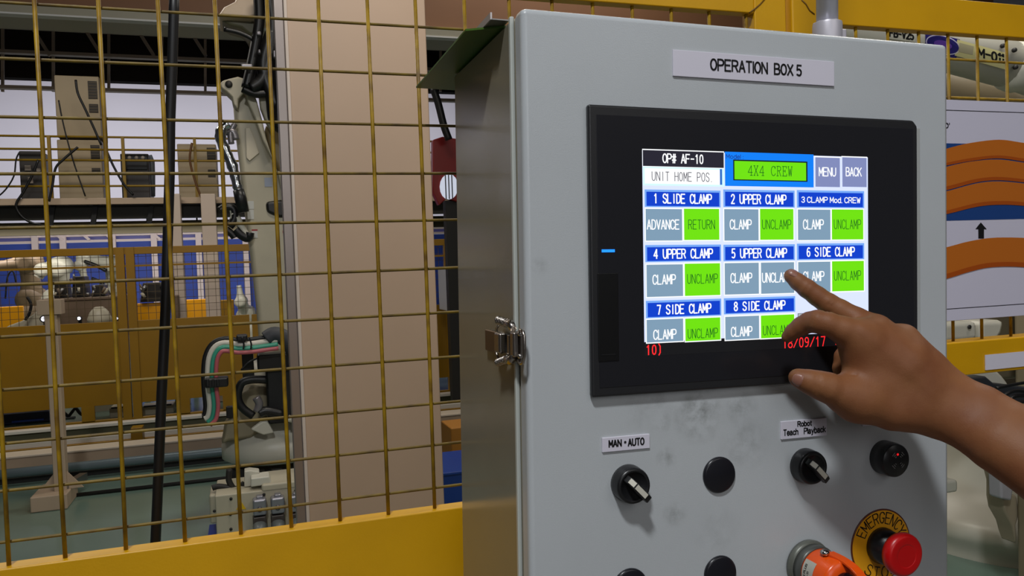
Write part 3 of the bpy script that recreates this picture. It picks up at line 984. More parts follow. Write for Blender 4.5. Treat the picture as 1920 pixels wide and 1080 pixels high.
# green sheet and silver channel lying on the roof
lo = (0.0, 0.2, HB)
g = MB().prism([(-0.027, 0.077, HB), (0.004, 0.058, HB), (0.14, 0.058, HB), (0.14, 0.316, HB), (-0.027, 0.312, HB)], (0, 0, 0.0018))
r_ = boxthing('cover_sheet', 'green sheet lying on the control box and jutting past its side', 'sheet', lo)
bput(g, 'sheet', mat('green_sheet', (70, 100, 18), 0.35, noise=0.3, nscale=8, rgb2=(36, 88, 34)), r_, lo)
lo2 = (0.0, 0.1, HB + 0.002)
r_ = boxthing('metal_channel', 'thin silver channel strip resting on the green sheet', 'metal strip', lo2)
bput(MB().box(-0.012, 0.004, 0.045, 0.28, HB + 0.0019, HB + 0.0029), 'web', M_STEEL, r_, lo2)
bput(MB().box(-0.013, -0.0115, 0.045, 0.28, HB + 0.0019, HB + 0.008), 'flange', mat('bright_steel', (205, 200, 200), 0.3, metal=0.5), r_, lo2)

# orange lock plug in its socket
pc = D(1512, 1056)
lo = (pc[0], 0.0, pc[2])
PR = 0.0215
r_ = boxthing('lock_plug', 'orange safety lock plug with black knob below the robot switch', 'plug', lo)
ax = (0.04, -1, -0.04)
bput(MB().lathe([(PR * 1.05, -0.0002), (PR * 1.08, 0.003), (PR * 1.05, 0.006), (PR * 0.98, 0.007)], lo, ax, 48), 'collar', mat('collar_grey', (104, 106, 98), 0.4, metal=0.3), r_, lo)
bput(MB().lathe([(PR * 0.98, 0.006), (PR * 1.0, 0.014), (PR * 0.95, 0.016)], lo, ax, 48), 'socket', mat('socket_grey', (86, 88, 84), 0.35, metal=0.3), r_, lo)
pb = bput(MB().lathe([(PR * 0.9, 0.0155), (PR * 0.93, 0.017), (PR * 0.93, 0.043), (PR * 0.88, 0.046), (PR * 0.5, 0.0475), (0, 0.0476)], lo, ax, 48), 'plug_body', M_ORANGE, r_, lo)
# rating label wrapped on the flank
A = np.array(ax) / np.linalg.norm(ax)
U = np.cross(A, (0, 0, 1.0))
U /= np.linalg.norm(U)
if U[0] > 0:
    U = -U
V = np.cross(U, A)
if V[2] < 0:
    V = -V
O3 = np.array(lo)


def flank(ang, h, rr):
    return O3 + A * h + rr * (math.cos(ang) * U + math.sin(ang) * V)


lb = MB()
a0, a1 = math.radians(-32), math.radians(42)
n = 10
vs = []
for i in range(n + 1):
    a = a0 + (a1 - a0) * i / n
    vs += [flank(a, 0.0175, PR * 0.94), flank(a, 0.031, PR * 0.94)]
lb.add(vs, [(2 * i, 2 * i + 1, 2 * i + 3, 2 * i + 2) for i in range(n)], True)
bput(lb, 'rating_label', mat('label_grey', (178, 176, 164), 0.4), r_, lo, parent=None)
for k, s in enumerate(('LOCK PLUG', 'SPT-11', '15A')):
    hh = 0.0198 + k * 0.0040
    g = font_text(s, math.radians(52 if k == 0 else 36 if k == 1 else 18) * PR, 0.0026, lambda u, v, hh=hh, k=k: tuple(flank(a0 + math.radians(10) + u / PR, hh + 0.0026 - v, PR * 0.95)), 0.0005)
    bput(g, 'lettering', M_INK, r_, lo)
# bail strap
sc0 = flank(math.radians(75), 0.030, PR * 1.0)
pts = []
for k in range(15):
    s_ = k / 14
    ang = math.pi * s_
    q = O3 + A * (0.030 + 0.036 * math.sin(ang) ** 0.8) + V * (PR * 0.98) * math.cos(ang) * (1 if s_ < 0.5 else 1) + U * (-0.0075 * math.sin(ang))
    pts.append(q)
st = MB()
for a, b in zip(pts[:-1], pts[1:]):
    dd = b - a
    side_ = U * 0.0045
    nn = np.cross(dd, U)
    nn = nn / np.linalg.norm(nn) * 0.0011
    st.obox((a + b) / 2, dd / 2 * 1.06, side_, nn)
bput(st, 'bail_strap', M_ORANGE, r_, lo, bevel=0.0004)
bput(MB().sphere(sc0 + V * 0.0016, 0.0042, 12, 8, (1, 1, 0.7)), 'screw', M_CHROME, r_, lo)
q_ = [flank(a_ * math.pi / 180, h_, PR * 1.062) for a_ in (-50, -30, -12) for h_ in (0.0005, 0.0055)]
bput(MB().add(q_, [(0, 1, 3, 2), (2, 3, 5, 4)], True), 'yellow_sticker', mat('sticker_yellow', (214, 190, 30), 0.4), r_, lo)
bput(MB().sphere(O3 + A * 0.050 + V * (-0.001), 0.0115, 24, 16), 'knob', mat('ball_black', (18, 14, 20), 0.12), r_, lo, label='glossy black ball knob')

# ------------------------------------------------------------------ the plant behind the fence
def wp(x, y, Y):
    return W(x, y, Y)


def ptube(mb, pts, Y, rpx, n=8):
    """tube along pixels; a third number in a point is added to the depth"""
    P = [W(p[0], p[1], Y + (p[2] if len(p) > 2 else 0)) for p in pts]
    r = [px2m(q, Y) for q in rpx] if hasattr(rpx, '__len__') else px2m(rpx, Y)
    return mb.tube(P, r, n)


def smooth_pts(pts, k=4):
    pts = [tuple(p) + ((0,) if len(p) == 2 else ()) for p in pts]
    out = []
    n = len(pts)
    for i in range(n - 1):
        p0, p1, p2, p3 = (np.array(pts[max(i - 1, 0)]), np.array(pts[i]), np.array(pts[i + 1]), np.array(pts[min(i + 2, n - 1)]))
        for j in range(k):
            t_ = j / k
            out.append(0.5 * ((2 * p1) + (-p0 + p2) * t_ + (2 * p0 - 5 * p1 + 4 * p2 - p3) * t_ ** 2 + (-p0 + 3 * p1 - 3 * p2 + p3) * t_ ** 3))
    out.append(np.array(pts[-1]))
    return out


# black hose hanging close behind the mesh
YH = 1.3
hp = [(328, -40), (326, 20), (323, 120), (319, 230), (318, 330), (315, 430), (312, 540), (308, 640), (303, 740), (299, 840), (295, 940), (291, 1030), (289, 1100)]
z_end = W(289, 1100, YH)
pts = [W(x, y, YH) for x, y in hp] + [np.array([z_end[0], YH, 0.006])]
solo(MB().tube(pts, [px2m(8.3, YH)] * len(pts), 10), 'hose', M_RUBBER, 'thick black hose hanging down behind the wire mesh', 'hose')

# slim beige stand with a welded foot
YP = 5.9
b = W(98, 950, YP)
t = thing('floor_stand', 'slim beige steel stand on a block foot on the green floor', 'stand', (b[0], YP, 0))
mb = MB()
X0, X1 = W(92, 760, YP)[0], W(116, 760, YP)[0]
mb.box(X0, X1, YP, YP + 0.09, 0.08, W(100, 562, YP)[2])
part(mb, 'post', M_BEIGE, t, bevel=0.006)
ft = MB().box(W(64, 950, YP)[0], W(133, 950, YP)[0], YP - 0.1, YP + 0.25, 0.0, 0.10)
part(ft, 'foot', M_BEIGE, t, bevel=0.008)
mb = MB()
c0 = (X0 + X1) / 2
mb.prism([(c0 - 0.13, YP + 0.04, 0.10), (c0 + 0.13, YP + 0.04, 0.10), (c0, YP + 0.04, 0.26)], (0, 0.012, 0))
part(mb, 'gusset', M_BEIGE, t)
part(MB().bar(W(120, 915, YP + 0.03), W(157, 893, YP + 0.35), 0.05, 0.05), 'brace', M_STEEL, t)
part(MB().box(W(72, 620, YP)[0], W(118, 620, YP)[0], YP - 0.02, YP + 0.1, W(95, 590, YP)[2], W(95, 562, YP)[2]), 'head_plate', M_BEIGE, t, bevel=0.004)

# long rails of the shuttle line
YR = 7.0
t = thing('shuttle_track', 'long beige beam and pale rails running low across the cell floor', 'track', (0, YR, 0))
xa, xb = -5.0, 5.5


def xbar(y0, y1, Y, th, name, m, bev=0.004, xl=xa, xr=xb, xm=200):
    z1, z0 = W(xm, y0, Y)[2], W(xm, y1, Y)[2]
    return part(MB().box(xl, xr, Y, Y + th, z0, z1), name, m, t, bevel=bev)


xbar(842, 874, YR, 0.18, 'beam', M_BEIGE)
xbar(839, 843, YR - 0.01, 0.2, 'top_flange', mat('flange_pale', (220, 205, 185), 0.35))
xbar(817, 827, YR + 0.5, 0.1, 'guide_rail', mat('rail_pale', (216, 208, 198), 0.3))
xbar(828, 836, YR + 0.48, 0.1, 'rail_base', M_AMBER)
xbar(794, 800, YR + 1.2, 0.1, 'guide_rail', MATS['rail_pale'])
xbar(801, 815, YR + 1.25, 0.1, 'rail_shadow_gap', mat('olive_shade', (94, 88, 66), 0.6))  # solid bar coloured as the shade beneath the guide rail
p1 = MB().tube([(xa, YR - 0.35, 0.09), (xb, YR - 0.35, 0.09)], 0.035, 10)
part(p1, 'pipe', mat('pipe_blue_grey', (120, 134, 140), 0.35, metal=0.3), t)
part(MB().box(xa, xb, YR - 0.3, YR + 0.1, 0.0, 0.04), 'base_plate', M_DARK, t)
for xx in (20, 150, 300, 360, 830):
    q = W(xx, 870, YR)
    part(MB().box(q[0] - 0.05, q[0] + 0.05, YR + 0.02, YR + 0.14, 0.04, W(xx, 872, YR)[2]), 'track_foot', M_BEIGE, t)
q = W(258, 868, YR - 0.06)
part(MB().box(W(243, 870, YR)[0], W(275, 870, YR)[0], YR - 0.12, YR + 0.0, 0.04, q[2] + 0.02), 'stop_block', M_AMBER, t, bevel=0.005)
part(MB().box(W(246, 800, YR + 0.4)[0], W(268, 800, YR + 0.4)[0], YR + 0.35, YR + 0.48, 0.1, W(258, 800, YR + 0.4)[2]), 'stop_block', M_AMBER, t, bevel=0.005)
# floor conduit
a, b_ = W(130, 938, 5.95), W(420, 914, 6.15)
solo(MB().tube([(a[0], 6.1, 0.012), (a[0] + 1.3, 6.1, 0.012), (b_[0] + 0.4, 6.1, 0.012)], 0.014, 8), 'floor_conduit', M_DARK, 'thin dark conduit lying on the green floor past the stand foot', 'conduit')

# the amber cell fence further back
YA = 9.0
t = thing('cell_fence', 'amber cell fence with solid lower sheets behind the shuttle track', 'fence', (0, YA, 0))
XA0, XA1 = -4.5, W(900, 500, YA)[0]


def fbar(x0, x1, y0, y1, name, m=M_AMBER, dy=0.0, th=0.05, bev=0.004):
    mb = MB()
    rbx(mb, x0, y0, x1, y1, YA + dy, th)
    return part(mb, name, m, t, bevel=bev)


zt = W(235, 463.5, YA)[2]
part(MB().box(XA0, XA1, YA, YA + 0.06, W(235, 477, YA)[2], zt), 'top_rail', M_AMBER, t, bevel=0.004)
zs1, zs0 = W(235, 602, YA)[2], W(235, 757, YA)[2]
xsplit = [XA0, -2.9, W(240, 600, YA)[0] - 0.01, W(470, 600, YA)[0], W(700, 600, YA)[0], XA1]
for i in range(len(xsplit) - 1):
    part(MB().box(xsplit[i] + 0.012, xsplit[i + 1] - 0.012, YA + 0.005, YA + 0.03, zs0, zs1), 'lower_sheet', M_AMBER, t, bevel=0.003)
for x in (-60, 240, 560, 845):
    X = W(x, 600, YA)[0]
    w_ = 0.088 if x == 240 else 0.05
    part(MB().box(X - w_, X - 0.006, YA - 0.01, YA + 0.06, 0, zt), 'post', M_AMBER, t, bevel=0.003)
    part(MB().box(X + 0.006, X + w_, YA - 0.01, YA + 0.06, 0, zt), 'post', M_AMBER, t, bevel=0.003)
part(MB().box(XA0, XA1, YA, YA + 0.05, W(235, 497, YA)[2] - 0.02, W(235, 497, YA)[2]), 'middle_rail', M_AMBER, t)
part(MB().box(XA0, XA1, YA, YA + 0.05, W(235, 800, YA)[2], W(235, 784, YA)[2]), 'bottom_rail', M_AMBER, t, bevel=0.003)
for x in (165, 345, 430):
    X = W(x, 770, YA)[0]
    part(MB().box(X - 0.06, X + 0.06, YA, YA + 0.03, W(235, 786, YA)[2], zs0 + 0.002), 'web_plate', M_AMBER, t)
wm = MB()
X = XA0
while X < XA1:
    wm.box(X - 0.0022, X + 0.0022, YA + 0.03, YA + 0.034, zs1, zt)
    X += 0.0735
z = zs1 + 0.07
while z < zt:
    wm.box(XA0, XA1, YA + 0.034, YA + 0.038, z - 0.0022, z + 0.0022)
    z += 0.0735
part(wm, 'wire_mesh', mat('mesh_dark', (86, 70, 44), 0.5), t, kind='stuff')
# things seen through the low openings
for (x0, y0, x1, y1, lab) in ((205, 764, 240, 783, 'cream terminal box low behind the amber fence near its post'), (266, 760, 326, 779, 'long cream wiring box low behind the amber fence')):
    mb = MB()
    rbx(mb, x0, y0, x1, y1, 9.35, 0.25)
    z0 = min(v[2] for v in mb.v)
    r_ = thing('wiring_box', lab, 'box', (mb.v[0][0], 9.35, z0))
    part(mb, 'housing', M_CREAM, r_, bevel=0.01)
    part(MB().box(mb.v[0][0] + r_.location[0] + 0.02, mb.v[1][0] + r_.location[0] - 0.02, 9.34, 9.36, z0 + 0.10, z0 + 0.115), 'lid_seam', M_DARK, r_)
    part(MB().box(mb.v[0][0] + r_.location[0] + 0.05, mb.v[1][0] + r_.location[0] - 0.05, 9.4, 9.5, 0, z0), 'leg', M_DARK, r_)
mb = MB()
rbx(mb, -30, 775, 92, 795, 9.4, 0.3)
z0 = min(v[2] for v in mb.v)
r_ = thing('tool_trolley', 'dark blue trolley seen low under the amber fence sheets', 'trolley', (mb.v[0][0], 9.4, 0))
part(mb, 'tray', mat('navy_steel', (20, 28, 56), 0.5), r_, bevel=0.01)
mb = MB()
rbx(mb, 22, 787, 82, 790, 9.38, 0.02)
part(mb, 'handle_rail', mat('blue_rail', (40, 70, 160), 0.4), r_)
mb = MB()
rbx(mb, -30, 800, -20, 830, 9.6, 0.05)
part(MB().box(-2.5, -2.4, 9.5, 9.6, 0, z0), 'leg', M_DARK, r_)
part(MB().box(-1.9, -1.8, 9.5, 9.6, 0, z0), 'leg', M_DARK, r_)
mb = MB()
ptube(mb, smooth_pts([(118, 772), (128, 780), (134, 774), (142, 766), (150, 775), (158, 779)]), 9.4, 2.6, 6)
solo(mb, 'cable_loop', M_DARK, 'dark looped cable bundle showing under the amber sheet near the stand', 'cable')

# mezzanine deck with guard rail
YM = 10.0
zd = W(200, 371, YM)[2]
t = thing('mezzanine', 'steel mezzanine deck with amber guard rail carrying cabinets', 'platform', (0, YM, 0))
MX0, MX1 = -5.2, 6.0
part(MB().box(MX0, MX1, YM, YM + 0.08, W(200, 383, YM)[2], zd), 'deck_edge', M_BEIGE, t, bevel=0.004)
part(MB().box(MX0, MX1, YM + 0.08, YM + 2.6, W(200, 381, YM)[2], zd - 0.01), 'deck', M_DARK, t)
part(MB().box(MX0, MX1, YM + 0.15, YM + 0.3, W(200, 408, YM)[2], W(200, 383, YM)[2]), 'main_beam', mat('beam_dark', (36, 34, 26), 0.6), t)
part(MB().box(MX0, MX1, YM + 0.9, YM + 1.0, W(200, 428, YM)[2] - 0.02, W(200, 406, YM)[2]), 'rear_beam', mat('beam_olive', (88, 80, 58), 0.6), t)
for x in (100, 180, 285):
    part(MB().bar(W(x, 384, YM + 0.14), W(x - 6, 424, YM + 0.14), 0.05, 0.05, (0, 1, 0)), 'pipe_hanger', M_BLACKM, t)
for y in (256.5, 280, 300, 348):
    z = W(235, y, YM)[2]
    part(MB().tube([(MX0, YM + 0.04, z), (MX1, YM + 0.04, z)], 0.013, 6), 'guard_rail', mat('rail_amber', (140, 110, 20), 0.45), t)
for x in (-200, 92, 231, 366, 520, 700, 850):
    a = W(x, 300, YM)[0]
    part(MB().box(a - 0.016, a + 0.016, YM + 0.02, YM + 0.06, zd, W(235, 256, YM)[2]), 'guard_post', MATS['rail_amber'], t)
for x in (335, 396):
    a, b_ = W(x - (10 if x == 335 else 14), 500, YM - 0.2)[0], W(x + (9 if x == 335 else 14), 500, YM - 0.2)[0]
    part(MB().box(a, b_, YM - 0.2, YM - 0.05, 0, W(x, 366, YM)[2]), 'support_leg', mat('leg_beige', (206, 188, 172), 0.5), t, bevel=0.01)
for x in (-500, 700, 1150):
    a = W(x, 500, YM)[0]
    part(MB().box(a - 0.08, a + 0.08, YM + 2.2, YM + 2.36, 0, zd - 0.05), 'support_leg', MATS['leg_beige'], t)
# tubes of light under the deck
for k, (x0_, x1_) in enumerate(((345, 394), (404, 448), (252, 300))):
    mb = MB()
    rbx(mb, x0_, 424, x1_, 427.5, 12.2, 0.04)
    lmp = part(mb, 'tube_lamp', M_LAMP, t, label='lit tube lamp')
    mb = MB()
    rbx(mb, x0_, 421, x1_, 424, 12.18, 0.08)
    part(mb, 'fitting', M_DARK, lmp)
    hx = W((x0_ + x1_) / 2, 420, 12.2)
    part(MB().box(hx[0] - 0.01, hx[0] + 0.01, 12.2, 12.22, hx[2], zd - 0.02), 'hanger', M_DARK, lmp)


def cabinet(x0, y0, x1, y1, Y, m, lab, vents=(), name='control_cabinet', z_bottom=None, extra=None):
    mb = MB()
    rbx(mb, x0, y0, x1, y1, Y, 0.45)
    lo = np.array(mb.v).min(0)
    if z_bottom is not None:
        mb.v = [(a, b2, z_bottom if abs(c2 - lo[2]) < 1e-6 else c2) for a, b2, c2 in mb.v]
        lo[2] = z_bottom
    r = thing(name, lab, 'cabinet', (lo[0], Y, lo[2]))
    part(mb, 'housing', m, r, bevel=0.012)
    for v in vents:
        q = MB()
        rbx(q, *v, Y - 0.008, 0.012)
        o_ = part(q, 'vent', mat('vent_dark', (50, 44, 36), 0.6), r)
        f_ = MB()
        n_ = max(2, int((v[3] - v[1]) / 5))
        for k in range(n_):
            yy = v[1] + (v[3] - v[1]) * (k + 0.5) / n_
            rbx(f_, v[0] + 1, yy - 0.7, v[2] - 1, yy + 0.7, Y - 0.013, 0.006)
        part(f_, 'louvre', mat('louvre', (92, 80, 62), 0.6), o_)
    return r


M_CAB = mat('cabinet_beige', (172, 154, 124), 0.5, noise=0.08, nscale=3)
zdk = zd
cabinet(109, 262, 192, 370, YM + 0.35, M_CAB, 'lower beige cabinet with dark vents on the mezzanine', ((170, 272, 187, 302), (172, 315, 188, 325)), z_bottom=zdk)
cu = cabinet(104, 142, 188, 258, YM + 0.35, M_CAB, 'upper beige cabinet stacked on another on the mezzanine', ((165, 152, 182, 185), (167, 195, 184, 211)))
zz = W(150, 262, YM + 0.35)[2]
part(MB().box(W(112, 260, YM + 0.4)[0], W(185, 260, YM + 0.4)[0], YM + 0.4, YM + 0.75, zz + 0.002, W(150, 258, YM + 0.35)[2] + 0.01), 'spacer', M_DARK, cu)
cabinet(334, 270, 407, 370, YM + 0.35, M_CAB, 'beige cabinet on the mezzanine above the two beige legs', ((388, 277, 404, 303), (390, 318, 404, 332)), z_bottom=zdk)
M_DKG2 = mat('dark_grey_case', (52, 48, 46), 0.45)
r_ = cabinet(37, 283, 81, 369, YM + 0.3, M_DKG2, 'dark grey transformer unit with cables near the mezzanine edge', (), 'transformer', z_bottom=zdk)
for (a, b2, c2, d2, nm) in ((46, 310, 58, 320, 'dial'), (68, 315, 76, 322, 'dial'), (52, 332, 62, 344, 'dial')):
    q = MB()
    rbx(q, a, b2, c2, d2, YM + 0.28, 0.02)
    part(q, nm, mat('dial_grey', (150, 140, 130), 0.3), r_, bevel=0.004)
r_ = cabinet(227, 288, 280, 369, YM + 0.3, M_DKG2, 'dark welding power unit with rounded front on the mezzanine', (), 'welding_unit', z_bottom=zdk)
q = MB()
rbx(q, 230, 290, 276, 318, YM + 0.28, 0.03)
part(q, 'front_panel', M_BLACK, r_, bevel=0.006)
q = MB()
ptube(q, [(279, 292), (284, 304), (285, 330), (285, 368)], YM + 0.5, 5, 8)
part(q, 'side_bumper', mat('bumper_blue', (110, 116, 124), 0.4), r_)
for a in ((243, 294), (256, 294), (268, 294)):
    q = MB().lathe([(0.025, 0), (0.02, 0.02), (0, 0.02)], W(a[0], a[1] + 2, YM + 0.28), (0, -1, 0), 10)
    part(q, 'knob', MATS['dial_grey'], r_)
for pts_, lab in (([(142, 150), (146, 175), (160, 205), (176, 240), (190, 272)], 'black cable draped down the upper beige cabinet'),
                  ([(110, 188), (116, 220), (126, 262), (140, 310), (160, 368)], 'thin dark cable running down both stacked cabinets'),
                  ([(198, 278), (212, 310), (232, 345), (250, 366)], 'black cable slanting down beside the welding power unit'),
                  ([(146, 276), (135, 285), (118, 300), (104, 316), (98, 350), (92, 378)], 'black cable curling round the guard post'),
                  ([(72, 300), (60, 330), (44, 360), (30, 384), (40, 405), (60, 418), (78, 421)], 'black cable drooping under the deck edge'),
                  ([(36, 286), (30, 300), (26, 330), (10, 356), (-8, 372)], 'thin black cable leaving the transformer unit'),
                  ([(360, 268), (356, 300), (366, 340), (378, 372)], 'brown cable bundle down the cabinet above the beige legs')):
    mb = MB()
    ptube(mb, smooth_pts(pts_), YM - (0.03 if 'curling' not in lab else 0.12), 2.0 if 'thin' not in lab else 1.2, 6)
    solo(mb, 'cable', M_RUBBER if 'brown' not in lab else mat('brown_cable', (96, 60, 20), 0.5), lab, 'cable')

# blue curtain wall with pale steel frame
YBQ = 16.0
t = thing('curtain_wall', 'blue welding curtain wall with pale lit steel frame far behind', 'curtain', (0, YBQ, 0))
M_FR = mat('pale_frame', (226, 206, 196), 0.5)
xx = [-420, -60, 70, 122, 215, 292, 375, 462, 560, 700, 850, 950]
for i in range(len(xx) - 1):
    a, b_ = W(xx[i], 500, YBQ)[0], W(xx[i + 1], 500, YBQ)[0]
    part(MB().box(a + 0.02, b_ - 0.02, YBQ, YBQ + 0.04, 0.4, W(235, 453, YBQ)[2]), 'curtain_panel', M_BLUE, t)
mb = MB()
part(MB().box(W(-420, 500, YBQ)[0], W(950, 500, YBQ)[0], YBQ + 0.1, YBQ + 0.16, W(235, 448, YBQ)[2], W(235, 420, YBQ)[2]), 'upper_panel', mat('upper_blue', (92, 92, 150), 0.5), t)
for y in (440, 450.5):
    z = W(235, y, YBQ)[2]
    part(MB().box(W(-420, 500, YBQ)[0], W(950, 500, YBQ)[0], YBQ - 0.06, YBQ, z - 0.02, z + 0.02), 'cross_rail', M_FR, t)
for x in xx[1:]:
    X = W(x, 500, YBQ)[0]
    part(MB().box(X - 0.05, X + 0.05, YBQ - 0.1, YBQ - 0.02, 0, W(235, 436, YBQ)[2]), 'frame_post', M_FR, t)
for x in (98, 148, 192, 282):
    part(MB().bar(W(x, 434, YBQ - 0.1), W(x + 20, 450, YBQ - 0.1), 0.05, 0.04, (0, 1, 0)), 'brace', M_FR, t)


# far robots as articulated arms
def robot(name, lab, Y, joints, radii, base=None, m=M_RWHITE, extra=()):
    """joints in pixels (x, y, depth offset) from the shoulder to the wrist"""
    b = W(joints[0][0], joints[0][1], Y + joints[0][2])
    r = thing(name, lab, 'robot', (b[0], Y + joints[0][2], 0))
    prof_r = px2m(radii[0] * 1.5, Y)
    part(MB().lathe([(prof_r * 1.4, 0), (prof_r * 1.4, 0.1), (prof_r, 0.2), (prof_r * 0.85, max(0.3, b[2] - 0.25)), (prof_r * 1.0, max(0.4, b[2] - 0.1))], (b[0], Y + joints[0][2], 0), (0, 0, 1), 20), 'base', m, r)
    names = ['lower_arm', 'upper_arm', 'forearm', 'wrist', 'tool']
    for i in range(len(joints) - 1):
        q0, q1 = joints[i], joints[i + 1]
        a, c_ = W(q0[0], q0[1], Y + q0[2]), W(q1[0], q1[1], Y + q1[2])
        r0, r1 = px2m(radii[i], Y), px2m(radii[i + 1], Y)
        mb = MB().tube([a, a + (c_ - a) * 0.12, a + (c_ - a) * 0.5, c_ - (c_ - a) * 0.1, c_], [r0, r0 * 1.0, (r0 + r1) * 0.42, r1, r1], 14)
        pa = part(mb, names[min(i, 4)], m, r)
        part(MB().lathe([(r0 * 0.5, -r0 * 1.2), (r0 * 1.05, -r0 * 1.1), (r0 * 1.1, 0), (r0 * 1.05, r0 * 1.1), (r0 * 0.5, r0 * 1.2)], a, (0.2, 1, 0.1), 18), 'joint', m, r)
    for pts_, rr in extra:
        mb = MB()
        ptube(mb, smooth_pts(pts_), Y - 0.15, rr, 8)
        part(mb, 'dress_cable', M_RUBBER, r)
    return r


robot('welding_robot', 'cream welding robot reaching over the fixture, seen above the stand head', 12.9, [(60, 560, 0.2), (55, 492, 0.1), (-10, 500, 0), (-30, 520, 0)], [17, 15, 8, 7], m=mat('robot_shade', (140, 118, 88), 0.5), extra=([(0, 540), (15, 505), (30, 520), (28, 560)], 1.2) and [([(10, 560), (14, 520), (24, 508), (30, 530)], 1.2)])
robot('welding_robot', 'cream robot bent forward just behind the far mesh, next to the stand', 11.2, [(112, 560, 0.3), (112, 500, 0.1), (82, 505, 0), (72, 520, 0)], [19, 15, 10, 7])
robot('welding_robot', 'white robot with ball wrist raised before the blue curtain', 11.8, [(214, 545, 0.4), (212, 496, 0.2), (160, 484, 0), (152, 497, -0.1), (158, 520, -0.1)], [15, 13, 10, 8, 5], extra=[([(158, 490), (180, 498), (200, 508)], 3.0), ([(172, 522), (190, 530), (203, 548), (206, 562)], 2.6)])
robot('welding_robot', 'small white robot low at the far end beside the robot arm', 11.5, [(462, 590, 0.2), (452, 565, 0), (448, 535, 0)], [14, 9, 4])


def block(name, lab, cat, x0, y0, x1, y1, Y, th, m, lid=None, bevel=0.01, legs=True):
    mb = MB()
    rbx(mb, x0, y0, x1, y1, Y, th)
    a = np.array(mb.v)
    lo, hi = a.min(0), a.max(0)
    r = thing(name, lab, cat, (lo[0], Y, 0))
    part(mb, 'housing', m, r, bevel=bevel)
    if lid:
        part(MB().box(lo[0] - 0.01, hi[0] + 0.01, Y - 0.01, Y + th + 0.01, hi[2] - 0.001, hi[2] + 0.03), 'lid', lid, r, bevel=0.006)
    if legs:
        for x in (lo[0] + 0.06, hi[0] - 0.06):
            part(MB().box(x - 0.03, x + 0.03, Y + 0.1, Y + 0.16, 0, lo[2] + 0.002), 'leg', M_DARK, r)
    return r


M_FIX = mat('fixture_brown', (112, 92, 74), 0.5, noise=0.2, nscale=6)
_tb = block('fixture_table', 'brown grey fixture table in the welding cell behind the mesh', 'table', 75, 563, 228, 640, 10.2, 0.8, M_FIX, M_FIX)
block('guard_panel', 'bright amber guard panel behind the mesh beside the black hose', 'panel', 257, 568, 306, 640, 10.4, 0.05, mat('amber_bright', (232, 160, 10), 0.35))
block('guard_panel', 'amber guard panel between the two beige mezzanine legs', 'panel', 350, 561, 390, 640, 10.8, 0.05, MATS['amber_bright'])
block('guard_panel', 'amber guard panel at the far end near the white sloped robot', 'panel', -20, 575, 45, 640, 10.6, 0.05, MATS['amber_bright'])
block('guard_panel', 'narrow amber and dark panel beside the main robot arm', 'panel', 413, 562, 440, 640, 10.8, 0.05, M_AMBER)
block('junction_box', 'grey brown junction box in front of the first beige leg', 'box', 323, 554, 335, 610, 9.6, 0.2, M_FIX)
TABLE_TOP = max((o_.location.z + v_.co.z) for o_ in _tb.children for v_ in o_.data.vertices if o_.name.startswith('lid')) + 0.001
# dark tooling clutter over the fixture table
rng = random.Random(11)
for k, (x0_, y0_, x1_, y1_, lab) in enumerate(((100, 528, 126, 562, 'dark clamp block standing at the near end of the fixture table'), (134, 518, 162, 560, 'dark central clamp tower on the fixture table'), (170, 534, 198, 562, 'low dark clamp with shiny pins on the fixture table'), (262, 530, 312, 566, 'dark tooling cluster behind the mesh beside the black hose'))):
    mb = MB()
    rbx(mb, x0_, y0_, x1_, y1_, 10.35, 0.3)
    lo = np.array(mb.v).min(0)
    if k < 3:
        mb.v = [(a, b2, TABLE_TOP if c2 < lo[2] + 1e-6 else c2) for a, b2, c2 in mb.v]
        lo[2] = TABLE_TOP
    r_ = thing('clamp_fixture', lab, 'fixture', (lo[0], 10.35, lo[2]))
    mb.v = [(a + (0.25 * (0.5 * (mb.v[0][0] + mb.v[1][0]) - a) if c2 > lo[2] + 0.01 else 0), b2, c2) for a, b2, c2 in mb.v]
    part(mb, 'body', mat('tool_dark', (38, 34, 30), 0.4), r_, bevel=0.01)
    for j in range(5):
        xx_, yy_ = rng.uniform(x0_, x1_), rng.uniform(y0_ - 3, y1_ - 6)
        q = MB()
        ptube(q, [(xx_, min(yy_ + 8, y1_ - 8)), (xx_ + rng.uniform(-8, 8), yy_ - 2)], 10.3, rng.uniform(1.5, 3.2), 8)
        part(q, 'clamp_arm', (M_STEEL, M_FIX, M_DARK, M_CREAM, M_STEEL)[j], r_)
q = MB()
dome = [(px2m(18, 10.1), 0), (px2m(18, 10.1), 0.06), (px2m(14, 10.1), 0.13), (px2m(8, 10.1), 0.18), (px2m(5, 10.1), 0.19)]
qc = W(193, 605, 10.1)
r_ = thing('casting_cover', 'cream domed cover in front of the fixture table', 'cover', (qc[0], 9.9, 0))
part(MB().lathe(dome, (qc[0], 9.9, qc[2] - 0.0), (0, 0, 1), 20), 'dome', M_CREAM, r_)
part(MB().box(qc[0] - 0.1, qc[0] + 0.1, 9.85, 9.95, 0, qc[2] + 0.002), 'pedestal', M_CREAM, r_)
r_ = thing('slope_robot', 'white sloped robot shoulder rising behind the amber fence sheet', 'robot', tuple(W(60, 600, 9.9) * np.array([1, 1, 0])))
mb = MB()
ppoly(mb, [(12, 612), (40, 602), (62, 590), (76, 572), (96, 565), (96, 620), (10, 622)], 9.9, 0.25)
part(mb, 'shoulder', M_CREAM, r_, bevel=0.02)
mb = MB()
ptube(mb, smooth_pts([(47, 600), (55, 588), (58, 570), (50, 556)]), 9.85, 2.2)
part(mb, 'dress_cable', M_RUBBER, r_)
part(MB().box(W(30, 620, 10)[0], W(90, 620, 10)[0], 9.95, 10.1, 0, W(30, 618, 9.9)[2]), 'base', M_CREAM, r_)
